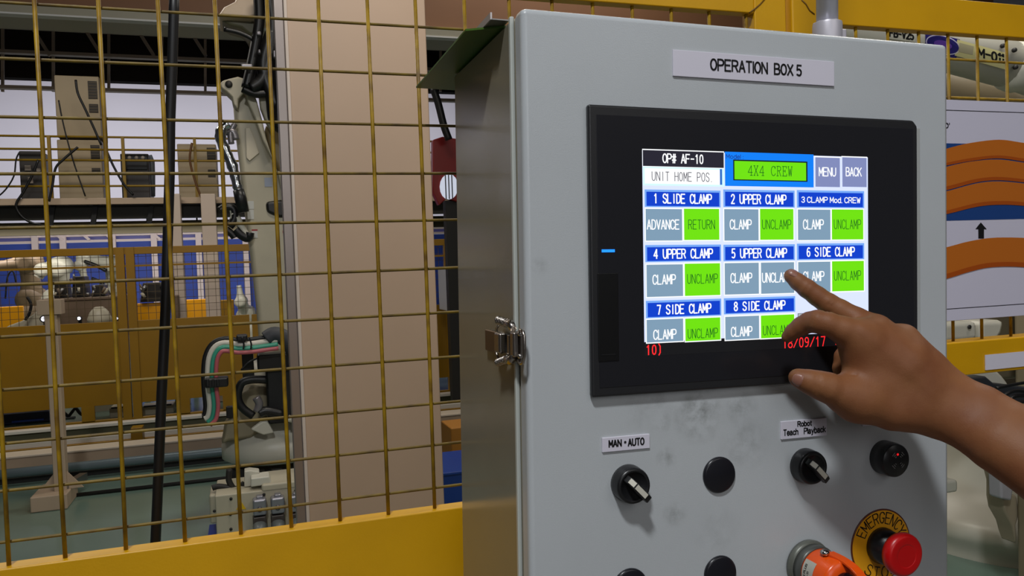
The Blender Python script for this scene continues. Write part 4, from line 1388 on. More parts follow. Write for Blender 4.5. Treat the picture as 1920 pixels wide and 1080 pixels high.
for k, (x, y, rr, lab) in enumerate(((82, 598, 6, 'bright round work lamp above the amber sheet near the stand'), (148, 597, 4, 'small glaring lamp low on the dark clamp tower'), (219, 597, 3, 'small stack of glaring lamps beside the fence post'))):
    q = W(x, y, 9.75)
    r_ = thing('work_lamp', lab, 'lamp', (q[0], 9.75, q[2]))
    part(MB().lathe([(px2m(rr, 9.75), 0), (px2m(rr, 9.75), 0.04), (px2m(rr * 0.6, 9.75), 0.1), (0, 0.1)], q, (0, 1, 0), 14), 'housing', M_DARK, r_)
    part(MB().lathe([(px2m(rr * 0.7, 9.75), 0.0), (px2m(rr * 0.5, 9.75), 0.012), (0, 0.014)], q + np.array([0, 0.002, 0]), (0, -1, 0), 12), 'lens', M_LAMP, r_)
    part(MB().box(q[0] - 0.015, q[0] + 0.015, 9.79, 9.83, 0, q[2]), 'stem', M_DARK, r_)

# ------------------------------------------------------------------ main robot arm beside the column
YQ = 5.3
bq = W(515, 850, YQ)
bot = thing('articulated_robot', 'large cream articulated robot arm standing partly behind the column', 'robot', (bq[0], YQ + 0.3, 0))


def rp(pts, Y, th, name, m, bev=0.02, label=None):
    mb = MB()
    ppoly(mb, pts, Y, th)
    return part(mb, name, m, bot, bevel=bev, label=label)


rp([(446, 176), (462, 168), (472, 190), (490, 240), (507, 290), (528, 335), (552, 376), (585, 410), (600, 690), (489, 690), (486, 640), (480, 570), (472, 500), (463, 430), (454, 360), (448, 300), (441, 245), (437, 195)], YQ, 0.28, 'lower_arm', M_CREAM, 0.035)
rp([(412, 158), (416, 151), (430, 147), (446, 143), (461, 148), (464, 162), (458, 174), (448, 186), (446, 205), (437, 196), (434, 182), (424, 172), (415, 166)], YQ - 0.06, 0.14, 'elbow_lug', M_CREAM, 0.02)
q = W(429, 158, YQ - 0.065)
part(MB().lathe([(0.022, 0), (0.022, 0.004), (0.0, 0.004)], q, (0, -1, 0), 16), 'pivot_hole', M_DARK, bot)
rp([(458, 160), (470, 158), (482, 190), (492, 226), (500, 262), (512, 300), (492, 262), (478, 222), (464, 190)], YQ - 0.10, 0.1, 'link_rod', M_CREAM, 0.012)
rp([(484, 168), (496, 166), (506, 200), (516, 232), (512, 250), (498, 226), (488, 200)], YQ - 0.12, 0.1, 'link_rod', M_CREAM, 0.012)
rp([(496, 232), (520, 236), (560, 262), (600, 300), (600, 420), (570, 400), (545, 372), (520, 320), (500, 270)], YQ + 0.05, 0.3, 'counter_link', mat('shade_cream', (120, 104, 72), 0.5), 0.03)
rp([(520, 318), (534, 328), (556, 352), (590, 380), (590, 420), (560, 400), (542, 382), (526, 350)], YQ - 0.08, 0.1, 'balance_bracket', M_CREAM, 0.015)
q = W(530, 333, YQ - 0.085)
part(MB().lathe([(0.014, 0), (0.014, 0.006), (0, 0.006)], q, (0, -1, 0), 14), 'bolt', M_DARK, bot)
for x, y in ((467, 271), (468, 281)):
    part(MB().lathe([(0.011, 0), (0.011, 0.005), (0, 0.005)], W(x, y, YQ - 0.001), (0, -1, 0), 12), 'bolt', M_DARK, bot)
rp([(460, 240), (468, 238), (478, 262), (486, 287), (468, 302), (462, 296)], YQ - 0.015, 0.02, 'cover_plate', mat('cover_cream', (200, 190, 168), 0.45), 0.004)
rp([(498, 378), (530, 374), (600, 372), (600, 408), (524, 408), (500, 398)], YQ - 0.02, 0.1, 'bumper', M_BLACK, 0.02)
# upper arm going out of the picture
rp([(408, 30), (420, 12), (440, 2), (450, -20), (620, -20), (640, 60), (560, 52), (500, 22), (470, 34), (446, 32)], YQ - 0.1, 0.35, 'upper_arm', mat('arm_tan', (190, 170, 148), 0.5), 0.02)
rp([(412, 36), (440, 34), (470, 36), (486, 46), (484, 62), (470, 66), (452, 52), (430, 46)], YQ - 0.02, 0.25, 'arm_collar', mat('olive_cast', (104, 100, 76), 0.5), 0.02)
# black dress pack around the wrist
for pts_, rr in (([(484, -10), (486, 40), (478, 90), (470, 130), (462, 165)], 9), ([(505, -10), (512, 50), (504, 110), (492, 150), (470, 166)], 12), ([(530, 0), (530, 60), (524, 130), (528, 190), (524, 240)], 16), ([(512, 60), (500, 90), (494, 130), (510, 180), (530, 220)], 12), ([(420, 55), (450, 62), (478, 78), (490, 110)], 4), ([(455, 166), (478, 176), (505, 176), (535, 190)], 7), ([(500, 130), (508, 180), (516, 230), (545, 250)], 10)):
    mb = MB()
    ptube(mb, smooth_pts(pts_), YQ - 0.16, rr, 10)
    part(mb, 'dress_hose', mat('hose_black', (12, 11, 11), 0.4), bot)
for (x, y, w_, h_) in ((524, 165, 9, 18), (484, 92, 5, 8), (512, 94, 6, 14), (481, 58, 9, 8), (452, 119, 22, 9)):
    mb = MB()
    rbx(mb, x, y, x + w_, y + h_, YQ - 0.26, 0.05)
    part(mb, 'hose_clamp', mat('clamp_grey', (130, 126, 130), 0.3, metal=0.5), bot, bevel=0.008)
# foil wrapped hose
mb = MB()
ptube(mb, smooth_pts([(428, 232), (416, 243), (414, 262), (424, 285), (436, 312), (444, 345), (448, 358)]), YQ - 0.1, [8, 9, 7, 8, 9, 10, 9, 10, 9, 8, 9, 10, 8, 9, 8, 9, 10, 8, 9, 8, 8, 9, 8, 8, 8][:25], 10)
part(mb, 'foil_hose', M_FOIL, bot, label='crumpled silver foil hose')
mb = MB()
ptube(mb, [(447, 356), (451, 372), (457, 398)], YQ - 0.1, [9, 10, 9], 12)
part(mb, 'hose_coupling', M_BLACK, bot)
for pts_, rr, m_ in (([(416, 250), (436, 246), (442, 262)], 6, MATS['clamp_grey']), ([(440, 232), (432, 250), (434, 270)], 5, MATS['clamp_grey']), ([(412, 395), (424, 388), (438, 392), (440, 410), (430, 425)], 7, M_BLACK), ([(436, 400), (445, 410), (452, 425), (462, 440)], 6, M_RWHITE), ([(432, 385), (437, 400), (436, 412)], 5, M_RWHITE), ([(442, 430), (452, 440), (465, 446), (468, 436)], 8, M_BLACK), ([(424, 430), (436, 440), (440, 446)], 6, M_BLACK)):
    mb = MB()
    ptube(mb, smooth_pts(pts_), YQ - 0.05, rr, 8)
    part(mb, 'hose_fitting', m_, bot)
# warning stickers
for (x, y, w_, h_, m_) in ((464, 377, 12, 15, 'w'), (464, 393, 12, 18, 'w'), (472, 430, 11, 3, 'r'), (472, 433, 11, 13, 'w'), (496, 333, 14, 17, 'b'), (530, 432, 22, 5, 'r'), (536, 440, 16, 26, 'b')):
    mb = MB()
    rbx(mb, x, y, x + w_, y + h_, YQ - 0.003 if x < 520 else YQ - 0.003, 0.004)
    part(mb, 'sticker', {'w': mat('sticker_white', (196, 196, 190), 0.4), 'r': mat('sticker_red', (150, 30, 30), 0.4), 'b': mat('sticker_blue', (150, 158, 176), 0.4)}[m_], bot)
# shoulder, motor and rotating base
part(MB().lathe([(0.30, 0), (0.34, 0.02), (0.34, 0.10), (0.31, 0.16), (0.22, 0.22), (0.20, 0.5), (0.16, 0.62)], W(520, 852, YQ + 0.12), (0, 0, 1), 40), 'rotary_table', M_RWHITE, bot)
part(MB().lathe([(0.26, 0), (0.26, W(520, 852, YQ + 0.12)[2])], (W(520, 852, YQ + 0.12)[0], YQ + 0.12, 0), (0, 0, 1), 32), 'pedestal', mat('pedestal_dark', (58, 54, 44), 0.5), bot)
for k in range(8):
    a = math.radians(180 + 22 * k + 10)
    cq = W(520, 858, YQ + 0.12)
    part(MB().box(cq[0] + 0.27 * math.cos(a) - 0.02, cq[0] + 0.27 * math.cos(a) + 0.02, YQ + 0.12 + 0.27 * math.sin(a) - 0.02, YQ + 0.12 + 0.27 * math.sin(a) + 0.02, cq[2] - 0.08, cq[2] - 0.01), 'bolt', M_DARK, bot)
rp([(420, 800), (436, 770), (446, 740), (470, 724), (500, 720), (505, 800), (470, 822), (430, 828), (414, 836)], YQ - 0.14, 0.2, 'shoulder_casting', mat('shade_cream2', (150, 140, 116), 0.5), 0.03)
rp([(470, 806), (492, 790), (502, 790), (514, 812), (494, 816)], YQ - 0.26, 0.06, 'cover_tongue', M_RWHITE, 0.01)
mb = MB()
rbx(mb, 500, 668, 600, 792, YQ - 0.25, 0.3)
part(mb, 'motor_box', M_BLACKM, bot, bevel=0.015)
mb = MB()
rbx(mb, 482, 661, 600, 692, YQ - 0.3, 0.12)
part(mb, 'motor_cover', M_BLACK, bot, bevel=0.015)
mb = MB()
rbx(mb, 454, 652, 476, 716, YQ - 0.2, 0.1)
part(mb, 'hose_bracket', M_BLACKM, bot, bevel=0.006)
bp = [(520, 638), (498, 641), (470, 645), (446, 646), (422, 643), (404, 650), (393, 670), (390, 700), (391, 730), (394, 760), (391, 780), (384, 786)]
for dx, m_, rr in ((-8, M_RUBBER, 4.5), (0, mat('hose_white', (214, 208, 196), 0.35), 5.2), (8, mat('hose_green', (60, 158, 132), 0.35), 4.2), (15, mat('hose_pink', (190, 96, 104), 0.35), 3.6)):
    P = []
    for i, (x, y) in enumerate(bp):
        a = bp[max(i - 1, 0)]
        b2 = bp[min(i + 1, len(bp) - 1)]
        tx, ty = b2[0] - a[0], b2[1] - a[1]
        L = math.hypot(tx, ty)
        P.append((x + ty / L * dx, y - tx / L * dx, -0.02 * dx / 8))
    mb = MB()
    ptube(mb, smooth_pts(P), YQ - 0.35, rr, 10)
    part(mb, 'dress_hose', m_, bot, label={-8: 'black hose', 0: 'white hose', 8: 'green hose', 15: 'pink hose'}[dx])
mb = MB()
ptube(mb, smooth_pts([(500, 636), (512, 628), (526, 630), (540, 640), (552, 660), (556, 690)]), YQ - 0.33, [14] * 21, 12)
part(mb, 'hose_sleeve', mat('sleeve_grey', (54, 56, 62), 0.6), bot)
mb = MB()
rbx(mb, 384, 709, 428, 727, YQ - 0.45, 0.1)
part(mb, 'hose_clamp', M_BLACK, bot, bevel=0.01)
for x in (387, 397, 406):
    mb = MB()
    rbx(mb, x, 711, x + 5, 725, YQ - 0.46, 0.03)
    part(mb, 'clamp_finger', M_BLACKM, bot, bevel=0.004)
for x in (433, 455, 469):
    mb = MB()
    ptube(mb, smooth_pts([(x - 2, 632), (x + 2, 645), (x + 1, 655)]), YQ - 0.42, 1.5, 6)
    part(mb, 'cable_tie', M_BLACK, bot)
mb = MB()
rbx(mb, 443, 628, 464, 640, YQ - 0.4, 0.08)
part(mb, 'hose_clamp', M_BLACK, bot, bevel=0.01)
for pts_, rr, m_ in (([(500, 712), (470, 712), (452, 720), (446, 745), (455, 765), (475, 780)], 7, M_RUBBER), ([(482, 672), (466, 680), (452, 694)], 1.6, M_RUBBER), ([(480, 745), (486, 757), (482, 772)], 7, MATS['clamp_grey']), ([(486, 775), (500, 770), (530, 776)], 8, M_BLACK), ([(540, 784), (556, 790), (562, 806)], 6, M_RWHITE)):
    mb = MB()
    ptube(mb, smooth_pts(pts_), YQ - 0.3, rr, 10)
    part(mb, 'hose_fitting', m_, bot)
mb = MB()
rbx(mb, 424, 762, 446, 784, YQ - 0.16, 0.04)
part(mb, 'socket', M_BLACK, bot, bevel=0.006)

# connector box in front of the robot base
YK = 4.55
kb = W(480, 1000, YK)
k_ = thing('connector_box', 'cream robot connector box with three grey plugs on the green floor', 'junction box', (kb[0], YK, 0))


def kp(pts, Y, th, name, m, bev=0.008, label=None):
    mb = MB()
    ppoly(mb, pts, Y, th)
    return part(mb, name, m, k_, bevel=bev, label=label)


zlow = 0.0
fx0, fx1 = W(404, 960, YK)[0], W(600, 960, YK)[0]
ztop = W(470, 922, YK)[2]
part(MB().box(fx0, fx1, YK, YK + 0.35, 0.06, ztop), 'housing', M_CREAM, k_, bevel=0.008)
part(MB().box(fx0 + 0.24, fx1, YK - 0.004, YK + 0.3, ztop - 0.01, W(540, 903, YK)[2]), 'raised_housing', M_CREAM, k_, bevel=0.012)
part(MB().box(W(391, 950, YK)[0], fx0 + 0.01, YK + 0.1, YK + 0.32, ztop - 0.18, ztop - 0.02), 'side_lug', M_CREAM, k_, bevel=0.012)
part(MB().box(W(387, 990, YK)[0], fx0 + 0.005, YK + 0.06, YK + 0.3, 0.0, ztop - 0.24), 'blue_foot', mat('blue_foot', (20, 60, 160), 0.45), k_)
part(MB().box(fx0, fx1, YK + 0.02, YK + 0.33, 0.0, 0.062), 'plinth', M_DARK, k_)
kp([(458, 884), (468, 882), (486, 884), (487, 893), (471, 893), (471, 912), (458, 914)], YK + 0.1, 0.08, 'lifting_bracket', M_RWHITE, 0.006)
kp([(470, 897), (505, 893), (510, 908), (470, 914)], YK + 0.02, 0.12, 'bearing_block', M_RWHITE, 0.008)
for x, y in ((433, 935), (432, 964), (433, 992), (495, 927), (554, 920), (402, 958)):
    part(MB().lathe([(0.008, 0), (0.008, 0.006), (0, 0.006)], W(x, y, YK - 0.004), (0, -1, 0), 12), 'screw', M_DARK, k_)
tri = [(451.5, 939.5), (461.5, 954.5), (443, 956)]
kp(tri, YK - 0.004, 0.004, 'warning_triangle', mat('warn_yellow', (216, 176, 20), 0.4), 0)
kp([(451.5, 943), (453, 943), (451.6, 948), (453.2, 948), (450.5, 953.5), (451, 949.5), (449.6, 949.5)], YK - 0.0055, 0.002, 'warning_bolt', M_INK, 0)
M_ALU = mat('cast_alu', (150, 150, 160), 0.3, metal=0.6)
for x in (487, 521, 556):
    dy = (487 - x) * 0.10
    mb = MB()
    rbx(mb, x - 13, 937 + dy, x + 13, 968 + dy, YK - 0.07, 0.075)
    hd_ = part(mb, 'plug_hood', M_ALU, k_, bevel=0.012)
    mb = MB()
    rbx(mb, x - 6, 931 + dy, x + 6, 938 + dy, YK - 0.05, 0.05)
    part(mb, 'latch_tab', M_ALU, hd_, bevel=0.004)
    q = W(x, 955 + dy, YK - 0.07)
    part(MB().lathe([(0.014, 0), (0.014, 0.006), (0.009, 0.008), (0, 0.008)], q, (0, -1, 0), 16), 'boss', mat('boss_dark', (96, 94, 104), 0.3, metal=0.5), hd_)
    mb = MB()
    rbx(mb, x - 13, 969 + dy, x + 13, 990 + dy, YK - 0.055, 0.06)
    part(mb, 'plug_base', mat('plug_brown', (92, 84, 80), 0.4, metal=0.4), k_, bevel=0.008)
    q = W(x, 985 + dy, YK - 0.06)
    gl = MB().tube([q, q + np.array([0, -0.04, -0.03]), q + np.array([0, -0.06, -0.09]), q + np.array([0, -0.03, -0.25]), (q[0], q[1] + 0.02, 0.02)], [0.036, 0.036, 0.03, 0.022, 0.022], 14)
    part(gl, 'cable_gland', mat('gland_grey', (104, 110, 110), 0.4), k_)
for pts_, rr in (([(398, 915), (410, 912), (432, 915), (452, 918)], 5), ([(430, 880), (429, 900), (436, 914)], 5), ([(452, 905), (458, 914), (440, 918)], 4)):
    mb = MB()
    ptube(mb, smooth_pts(pts_), YK + 0.15, rr, 8)
    part(mb, 'fitting', M_DARK, k_)

# slot between column and control box
r_ = thing('red_machine', 'red machine guard with an oval window beyond the column', 'machine', tuple(W(835, 320, 7.6) * np.array([1, 1, 0])))
mb = MB()
ppoly(mb, [(812, 262), (830, 256), (870, 262), (880, 385), (838, 372), (824, 385), (812, 360)], 7.6, 0.1)
part(mb, 'guard', mat('guard_red', (130, 14, 12), 0.4), r_, bevel=0.01)
qv = W(842, 350, 7.59)
mb = MB()
ppoly(mb, [(842 + 17 * math.cos(a / 16 * 2 * math.pi), 350 + 24 * math.sin(a / 16 * 2 * math.pi)) for a in range(16)], 7.58, 0.015)
part(mb, 'window', mat('window_glow', (214, 220, 236), emit=0.8), r_)
for x in (836, 842, 848):
    mb = MB()
    rbx(mb, x - 0.8, 328, x + 0.8, 373, 7.57, 0.01)
    part(mb, 'window_bar', M_DARK, r_)
part(MB().box(W(850, 380, 7.65)[0] - 0.08, W(850, 380, 7.65)[0] + 0.08, 7.65, 7.75, 0, W(850, 376, 7.65)[2]), 'stand', M_DARK, r_)
mb = MB()
ptube(mb, smooth_pts([(812, 165), (822, 195), (832, 235), (842, 262)]), 7.4, 7, 8)
part(mb, 'hose', M_RUBBER, r_)
block('white_cabinet', 'pale grey cabinet edge showing beyond the column', 'cabinet', 838, 500, 900, 582, 8.4, 0.4, mat('pale_grey', (190, 190, 196), 0.5), None)
r_ = block('parts_bin', 'blue plastic bin on the floor beyond the column', 'bin', 829, 884, 905, 960, 4.6, 0.5, mat('bin_blue', (22, 62, 150), 0.4), None, legs=False)
part(MB().box(W(829, 884, 4.6)[0] - 0.015, W(905, 884, 4.6)[0] + 0.015, 4.585, 5.11, W(850, 889, 4.6)[2], W(850, 884, 4.6)[2]), 'rim', MATS['bin_blue'], r_, bevel=0.004)
part(MB().box(W(829, 960, 4.6)[0] + 0.01, W(905, 960, 4.6)[0] - 0.01, 4.62, 5.08, 0, W(850, 958, 4.6)[2]), 'base', MATS['bin_blue'], r_)
block('carton', 'yellow brown carton standing beside the blue bin', 'box', 847, 800, 905, 895, 5.3, 0.3, mat('carton', (166, 110, 30), 0.7), None)

# ------------------------------------------------------------------ right of the box: picture board
YS = YF - 0.035
t = thing('picture_board', 'white glossy board with printed orange bands and black arrow on the fence', 'board', (W(1850, 600, YS)[0], YS, W(1850, 600, YS)[2]))
BX0, BX1 = W(1779, 400, YS)[0] - 0.06, W(1920, 400, YS)[0] + 0.10
zbt, zbb = W(1850, 189.5, YS)[2], W(1850, 597, YS)[2]
part(MB().box(BX0, BX1, YS, YS + 0.012, zbb, zbt), 'sheet', mat('board_white', (206, 202, 218), 0.14, bump=0.15, bscale=6), t, bevel=0.0008)
for y in (209, 574.5):
    z = W(1850, y, YS)[2]
    part(MB().box(BX0, BX1, YS - 0.0003, YS, z - 0.0005, z + 0.0005), 'border_line', M_INK, t)
z1, z0 = W(1850, 270, YS)[2], W(1850, 412, YS)[2]
part(MB().box(BX0, BX1, YS - 0.0004, YS, z0, z1), 'blue_band', mat('print_blue', (30, 66, 128), 0.2), t)
M_OR = mat('print_orange', (190, 104, 30), 0.2)
M_OR2 = mat('print_orange_deep', (168, 76, 16), 0.2)
bands = (([(1740, 290), (1781, 277), (1820, 268), (1873, 262), (1920, 268), (2000, 280)], [(2000, 316), (1920, 303), (1870, 297), (1820, 302), (1781, 309), (1740, 318)], M_OR),
         ([(1740, 322), (1781, 311), (1820, 303), (1870, 299), (1920, 305), (2000, 318)], [(2000, 352), (1920, 342), (1870, 338), (1830, 342), (1781, 355), (1740, 364)], M_OR),
         ([(1740, 366), (1781, 357), (1830, 344), (1870, 340), (1920, 344), (2000, 356)], [(2000, 398), (1920, 386), (1870, 384), (1830, 388), (1781, 400), (1740, 408)], M_OR),
         ([(1740, 472), (1781, 462), (1815, 453), (1860, 446), (1920, 446), (2000, 452)], [(2000, 512), (1920, 501), (1860, 501), (1820, 509), (1781, 521), (1740, 532)], M_OR))


def clipx(pts, x0_, x1_):
    return [(min(max(x, x0_), x1_), y) for x, y in pts]


for up, dn, m_ in bands:
    n_ = len(up)
    dnr = dn[::-1]
    vs, vs2 = [], []
    us = smooth_pts(up, 5)
    ds = smooth_pts(dnr, 5)
    mb, mb2 = MB(), MB()
    for a, b_ in zip(us, ds):
        A3 = W(min(a[0], 2010), a[1], YS - 0.0007)
        B3 = W(min(b_[0], 2010), b_[1], YS - 0.0007)
        A3[0] = min(A3[0], BX1 - 0.001)
        B3[0] = min(B3[0], BX1 - 0.001)
        A3[0] = max(A3[0], BX0 + 0.001)
        B3[0] = max(B3[0], BX0 + 0.001)
        vs += [tuple(A3), tuple(B3)]
        vs2 += [tuple(B3 + (A3 - B3) * 0.16 + np.array([0, -0.0003, 0])), tuple(B3 + np.array([0, -0.0003, 0]))]
    mb.add(vs, [(2 * i, 2 * i + 1, 2 * i + 3, 2 * i + 2) for i in range(len(us) - 1)])
    mb2.add(vs2, [(2 * i, 2 * i + 1, 2 * i + 3, 2 * i + 2) for i in range(len(us) - 1)])
    po = part(mb, 'orange_band', m_, t)
    part(mb2, 'band_edge', M_OR2, po)
mb = MB()
mb.add([tuple(W(x, y, YS - 0.0006)) for x, y in ((1839, 417), (1850, 429.5), (1845, 429.5), (1845, 447), (1834.5, 447), (1834.5, 429.5), (1829, 429.5))], [tuple(range(7))[::-1]])
part(mb, 'arrow', M_INK, t)
a = W(1779, 242, YS - 0.0006)
q0 = W(1770, 242, YS)[0]
q1 = W(1780, 241, YS)[2]
g = font_text("O'", 0.0105, 0.0085, lambda u, v: (q0 + u, YS - 0.0006, q1 + v), 0.0014)
part(g, 'lettering', M_INK, t)

# ------------------------------------------------------------------ robots behind the second fence bay
YV = 1.9
t = thing('labelled_robot', 'white robot arm with cream and white labels above the picture board', 'robot', tuple(W(1780, 100, YV + 0.25) * np.array([1, 1, 0])))
a, b_ = W(1480, 6, YV + 0.2), W(1895, 122, YV + 0.05)
R0 = px2m(58, YV)
part(MB().tube([a, a + (b_ - a) * 0.5, b_], [R0, R0 * 1.0, R0 * 0.96], 32), 'upper_arm', M_RWHITE, t)
dirv = (b_ - a) / np.linalg.norm(b_ - a)
part(MB().lathe([(R0 * 0.9, -0.02), (R0 * 1.05, 0), (R0 * 1.08, 0.03), (R0 * 0.98, 0.05), (R0 * 1.02, 0.09), (R0 * 0.9, 0.16), (R0 * 0.5, 0.2)], b_, dirv, 36), 'flange', M_RWHITE, t, label='round white end flange')
nb = -np.cross(dirv, (0, 0, 1.0))
nb = nb / np.linalg.norm(nb)
if nb[1] > 0:
    nb = -nb
ub = np.cross(dirv, nb)
if ub[2] < 0:
    ub = -ub


def on_arm(px, py, h=0.001):
    """point of the arm's round surface under a pixel"""
    d = MF.T @ np.array([(px - 960) / FPX, (py - 540) / FPX, 1.0])
    best = None
    o_ = EYE - a
    d1 = d - dirv * np.dot(d, dirv)
    o1 = o_ - dirv * np.dot(o_, dirv)
    A_, B_, C_ = np.dot(d1, d1), 2 * np.dot(d1, o1), np.dot(o1, o1) - (R0 + h) ** 2
    disc = B_ * B_ - 4 * A_ * C_
    tt = (-B_ - math.sqrt(max(disc, 0))) / (2 * A_)
    return EYE + d * tt


def arm_patch(corners, name, m, h=0.001, n=6):
    (x0_, y0_), (x1_, y1_), (x2_, y2_), (x3_, y3_) = corners
    vs, fs = [], []
    for i in range(n + 1):
        for j in range(n + 1):
            u, v = i / n, j / n
            x = (1 - u) * (1 - v) * x0_ + u * (1 - v) * x1_ + u * v * x2_ + (1 - u) * v * x3_
            y = (1 - u) * (1 - v) * y0_ + u * (1 - v) * y1_ + u * v * y2_ + (1 - u) * v * y3_
            vs.append(on_arm(x, y, h))
    for i in range(n):
        for j in range(n):
            k = i * (n + 1) + j
            fs.append((k, k + n + 1, k + n + 2, k + 1))
    return part(MB().add(vs, fs, True), name, m, t)


arm_patch([(1795, 74), (1890, 100), (1887, 131), (1790, 104)], 'cream_label', mat('label_cream', (206, 198, 140), 0.35), 0.0025)
g = font_text('M-011', 50, 19, lambda u, v: on_arm(1833 + u, 107 - v + u * 0.26, 0.0035), 3.4)
part(g, 'lettering', M_INK, t)
arm_patch([(1799, 80), (1826, 87), (1824, 103), (1797, 97)], 'label_worn_patch', mat('worn_patch', (170, 162, 130), 0.5), 0.003)
arm_patch([(1664, 50), (1718, 60), (1716, 79), (1664, 72)], 'white_label', mat('label_white2', (216, 212, 196), 0.35), 0.0025)
g = font_text('FB-V25', 47, 16, lambda u, v: on_arm(1667 + u, 69 - v + u * 0.15, 0.0035), 3.0)
part(g, 'lettering', M_INK, t)
arm_patch([(1735, 58), (1800, 74), (1793, 110), (1735, 96)], 'emblem_field', mat('emblem_blue', (40, 34, 110), 0.35), 0.0018)
for sx_, sy_, m_, h_ in ((32, 18, mat('emblem_white', (210, 206, 230), 0.4), 0.0028), (30, 16, MATS['emblem_blue'], 0.0034), (17, 8, mat('emblem_violet', (96, 60, 160), 0.4), 0.004)):
    vs = [on_arm(1768 + sx_ * math.cos(q) + 0, 84 + sy_ * math.sin(q) + sx_ * math.cos(q) * 0.2, h_) for q in np.linspace(0, 2 * math.pi, 29)[:-1]]
    part(MB().add(vs, [tuple(range(28))[::-1]]), 'emblem_oval', m_, t)
# lower casting with its seam
c1, c2 = W(1700, 170, YV + 0.35), W(2020, 205, YV + 0.3)
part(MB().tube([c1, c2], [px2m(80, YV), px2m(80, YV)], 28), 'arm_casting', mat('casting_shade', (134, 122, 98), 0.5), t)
mb = MB()
ptube(mb, smooth_pts([(1740, 118), (1790, 128), (1815, 135), (1850, 146), (1885, 158), (1900, 160)]), YV + 0.1, 3.0, 8)
part(mb, 'seam_flange', M_RWHITE, t)
for x, y in ((1813, 134), (1885, 156)):
    part(MB().lathe([(0.008, 0), (0.008, 0.006), (0, 0.006)], W(x, y, YV + 0.1 - 0.004), (0, -1, 0), 10), 'bolt', M_DARK, t)
for x, y in ((1902, 94), (1904, 126), (1880, 86)):
    part(MB().lathe([(0.007, -0.004), (0.007, 0.004), (0, 0.004)], on_arm(x, y, R0 * 0.09), (-0.3, -1, 0), 10), 'bolt', M_DARK, t)
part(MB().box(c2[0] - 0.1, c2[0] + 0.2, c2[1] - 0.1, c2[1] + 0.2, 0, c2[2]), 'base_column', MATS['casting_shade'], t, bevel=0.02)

# shapes in the slot under the board and the big base
YW = 2.5
t = thing('robot_turntable', 'big cream robot turntable with rounded rim behind the outstretched forearm', 'robot', tuple(W(1900, 1040, YW + 0.5) * np.array([1, 1, 0])))
cb = W(1925, 960, YW + 0.55)
RR = 0.62
part(MB().lathe([(RR * 0.93, -0.36), (RR * 0.95, -0.10), (RR * 0.97, -0.04), (RR, -0.02), (RR * 1.01, 0.03), (RR * 0.96, 0.07), (RR * 0.80, 0.10), (RR * 0.66, 0.22), (RR * 0.62, 0.40), (RR * 0.60, 0.46)], (cb[0], YW + 0.62, cb[2]), (0, 0, 1), 56), 'rim_casting', M_RWHITE, t)
part(MB().lathe([(RR * 0.8, 0.0), (RR * 0.8, cb[2] - 0.30)], (cb[0], YW + 0.62, 0), (0, 0, 1), 40), 'plinth', M_DARK, t)
mb = MB()
ppoly(mb, [(1862, 838), (1880, 838), (1884, 880), (1896, 925), (1908, 930), (1912, 965), (1906, 985), (1908, 1022), (1898, 985), (1884, 960), (1880, 938), (1880, 908)], YW - 0.1, 0.08)
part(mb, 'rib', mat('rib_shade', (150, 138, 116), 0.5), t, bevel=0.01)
mb = MB()
ppoly(mb, [(1876, 880), (1896, 884), (1902, 905), (1898, 940), (1878, 936)], YW - 0.14, 0.06)
part(mb, 'hinge_cover', mat('hinge_grey', (160, 158, 164), 0.4), t, bevel=0.01)
mb = MB()
rbx(mb, 1760, 902, 1797, 926, YW - 0.12, 0.15)
part(mb, 'lug', M_RWHITE, t, bevel=0.012)
mb = MB()
ppoly(mb, [(1740, 698), (1868, 692), (1880, 703), (1890, 716), (1896, 728), (1740, 745)], YW - 0.3, 0.4)
part(mb, 'shoulder_cover', M_RWHITE, t, bevel=0.015)
mb = MB()
ppoly(mb, [(1780, 712), (1850, 706), (1864, 718), (1960, 730), (1960, 760), (1860, 752), (1780, 730)], YW - 0.36, 0.06)
part(mb, 'gasket_plate', mat('gasket_grey', (44, 46, 52), 0.5), t, bevel=0.008)
for pts_, rr in (([(1868, 728), (1895, 722), (1930, 716)], 4), ([(1880, 745), (1895, 735), (1915, 733), (1940, 740)], 4), ([(1890, 765), (1898, 745), (1925, 742), (1960, 750)], 5), ([(1905, 770), (1912, 755), (1940, 752)], 4)):
    mb = MB()
    ptube(mb, smooth_pts(pts_), YW - 0.45, rr, 8)
    part(mb, 'cable', M_RUBBER, t)
mb = MB()
rbx(mb, 1770, 604, 1834, 640, YW - 0.2, 0.3)
part(mb, 'arm_block', M_RWHITE, t, bevel=0.02)
mb = MB()
ppoly(mb, [(1840, 602), (1886, 600), (1880, 625), (1870, 640), (1840, 640)], YW - 0.2, 0.3)
part(mb, 'arm_block', M_RWHITE, t, bevel=0.02)
mb = MB()
rbx(mb, 1790, 560, 2000, 712, YW + 0.1, 0.3)
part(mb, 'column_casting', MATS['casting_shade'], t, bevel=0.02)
part(MB().lathe([(0.008, 0), (0.008, 0.004), (0, 0.004)], W(1817, 613, YW - 0.205), (0, -1, 0), 10), 'bolt', M_DARK, t)
# beige machine wall far behind, closing the view beside the board
block('machine_cabinet', 'tall brown machine cabinet behind the robots beyond the board', 'cabinet', 1700, 60, 2150, 960, 5.0, 0.6, mat('cabinet_brown', (96, 84, 66), 0.6), None, legs=False)

# ------------------------------------------------------------------ the hand pressing the screen
def HJ(px, py, off, r):
    d = MBX.T @ np.array([(px - 960) / FPX, (py - 540) / FPX, 1.0])
    zc = (YB - off) / d[1]
    return D(px, py, off), r * zc / FPX


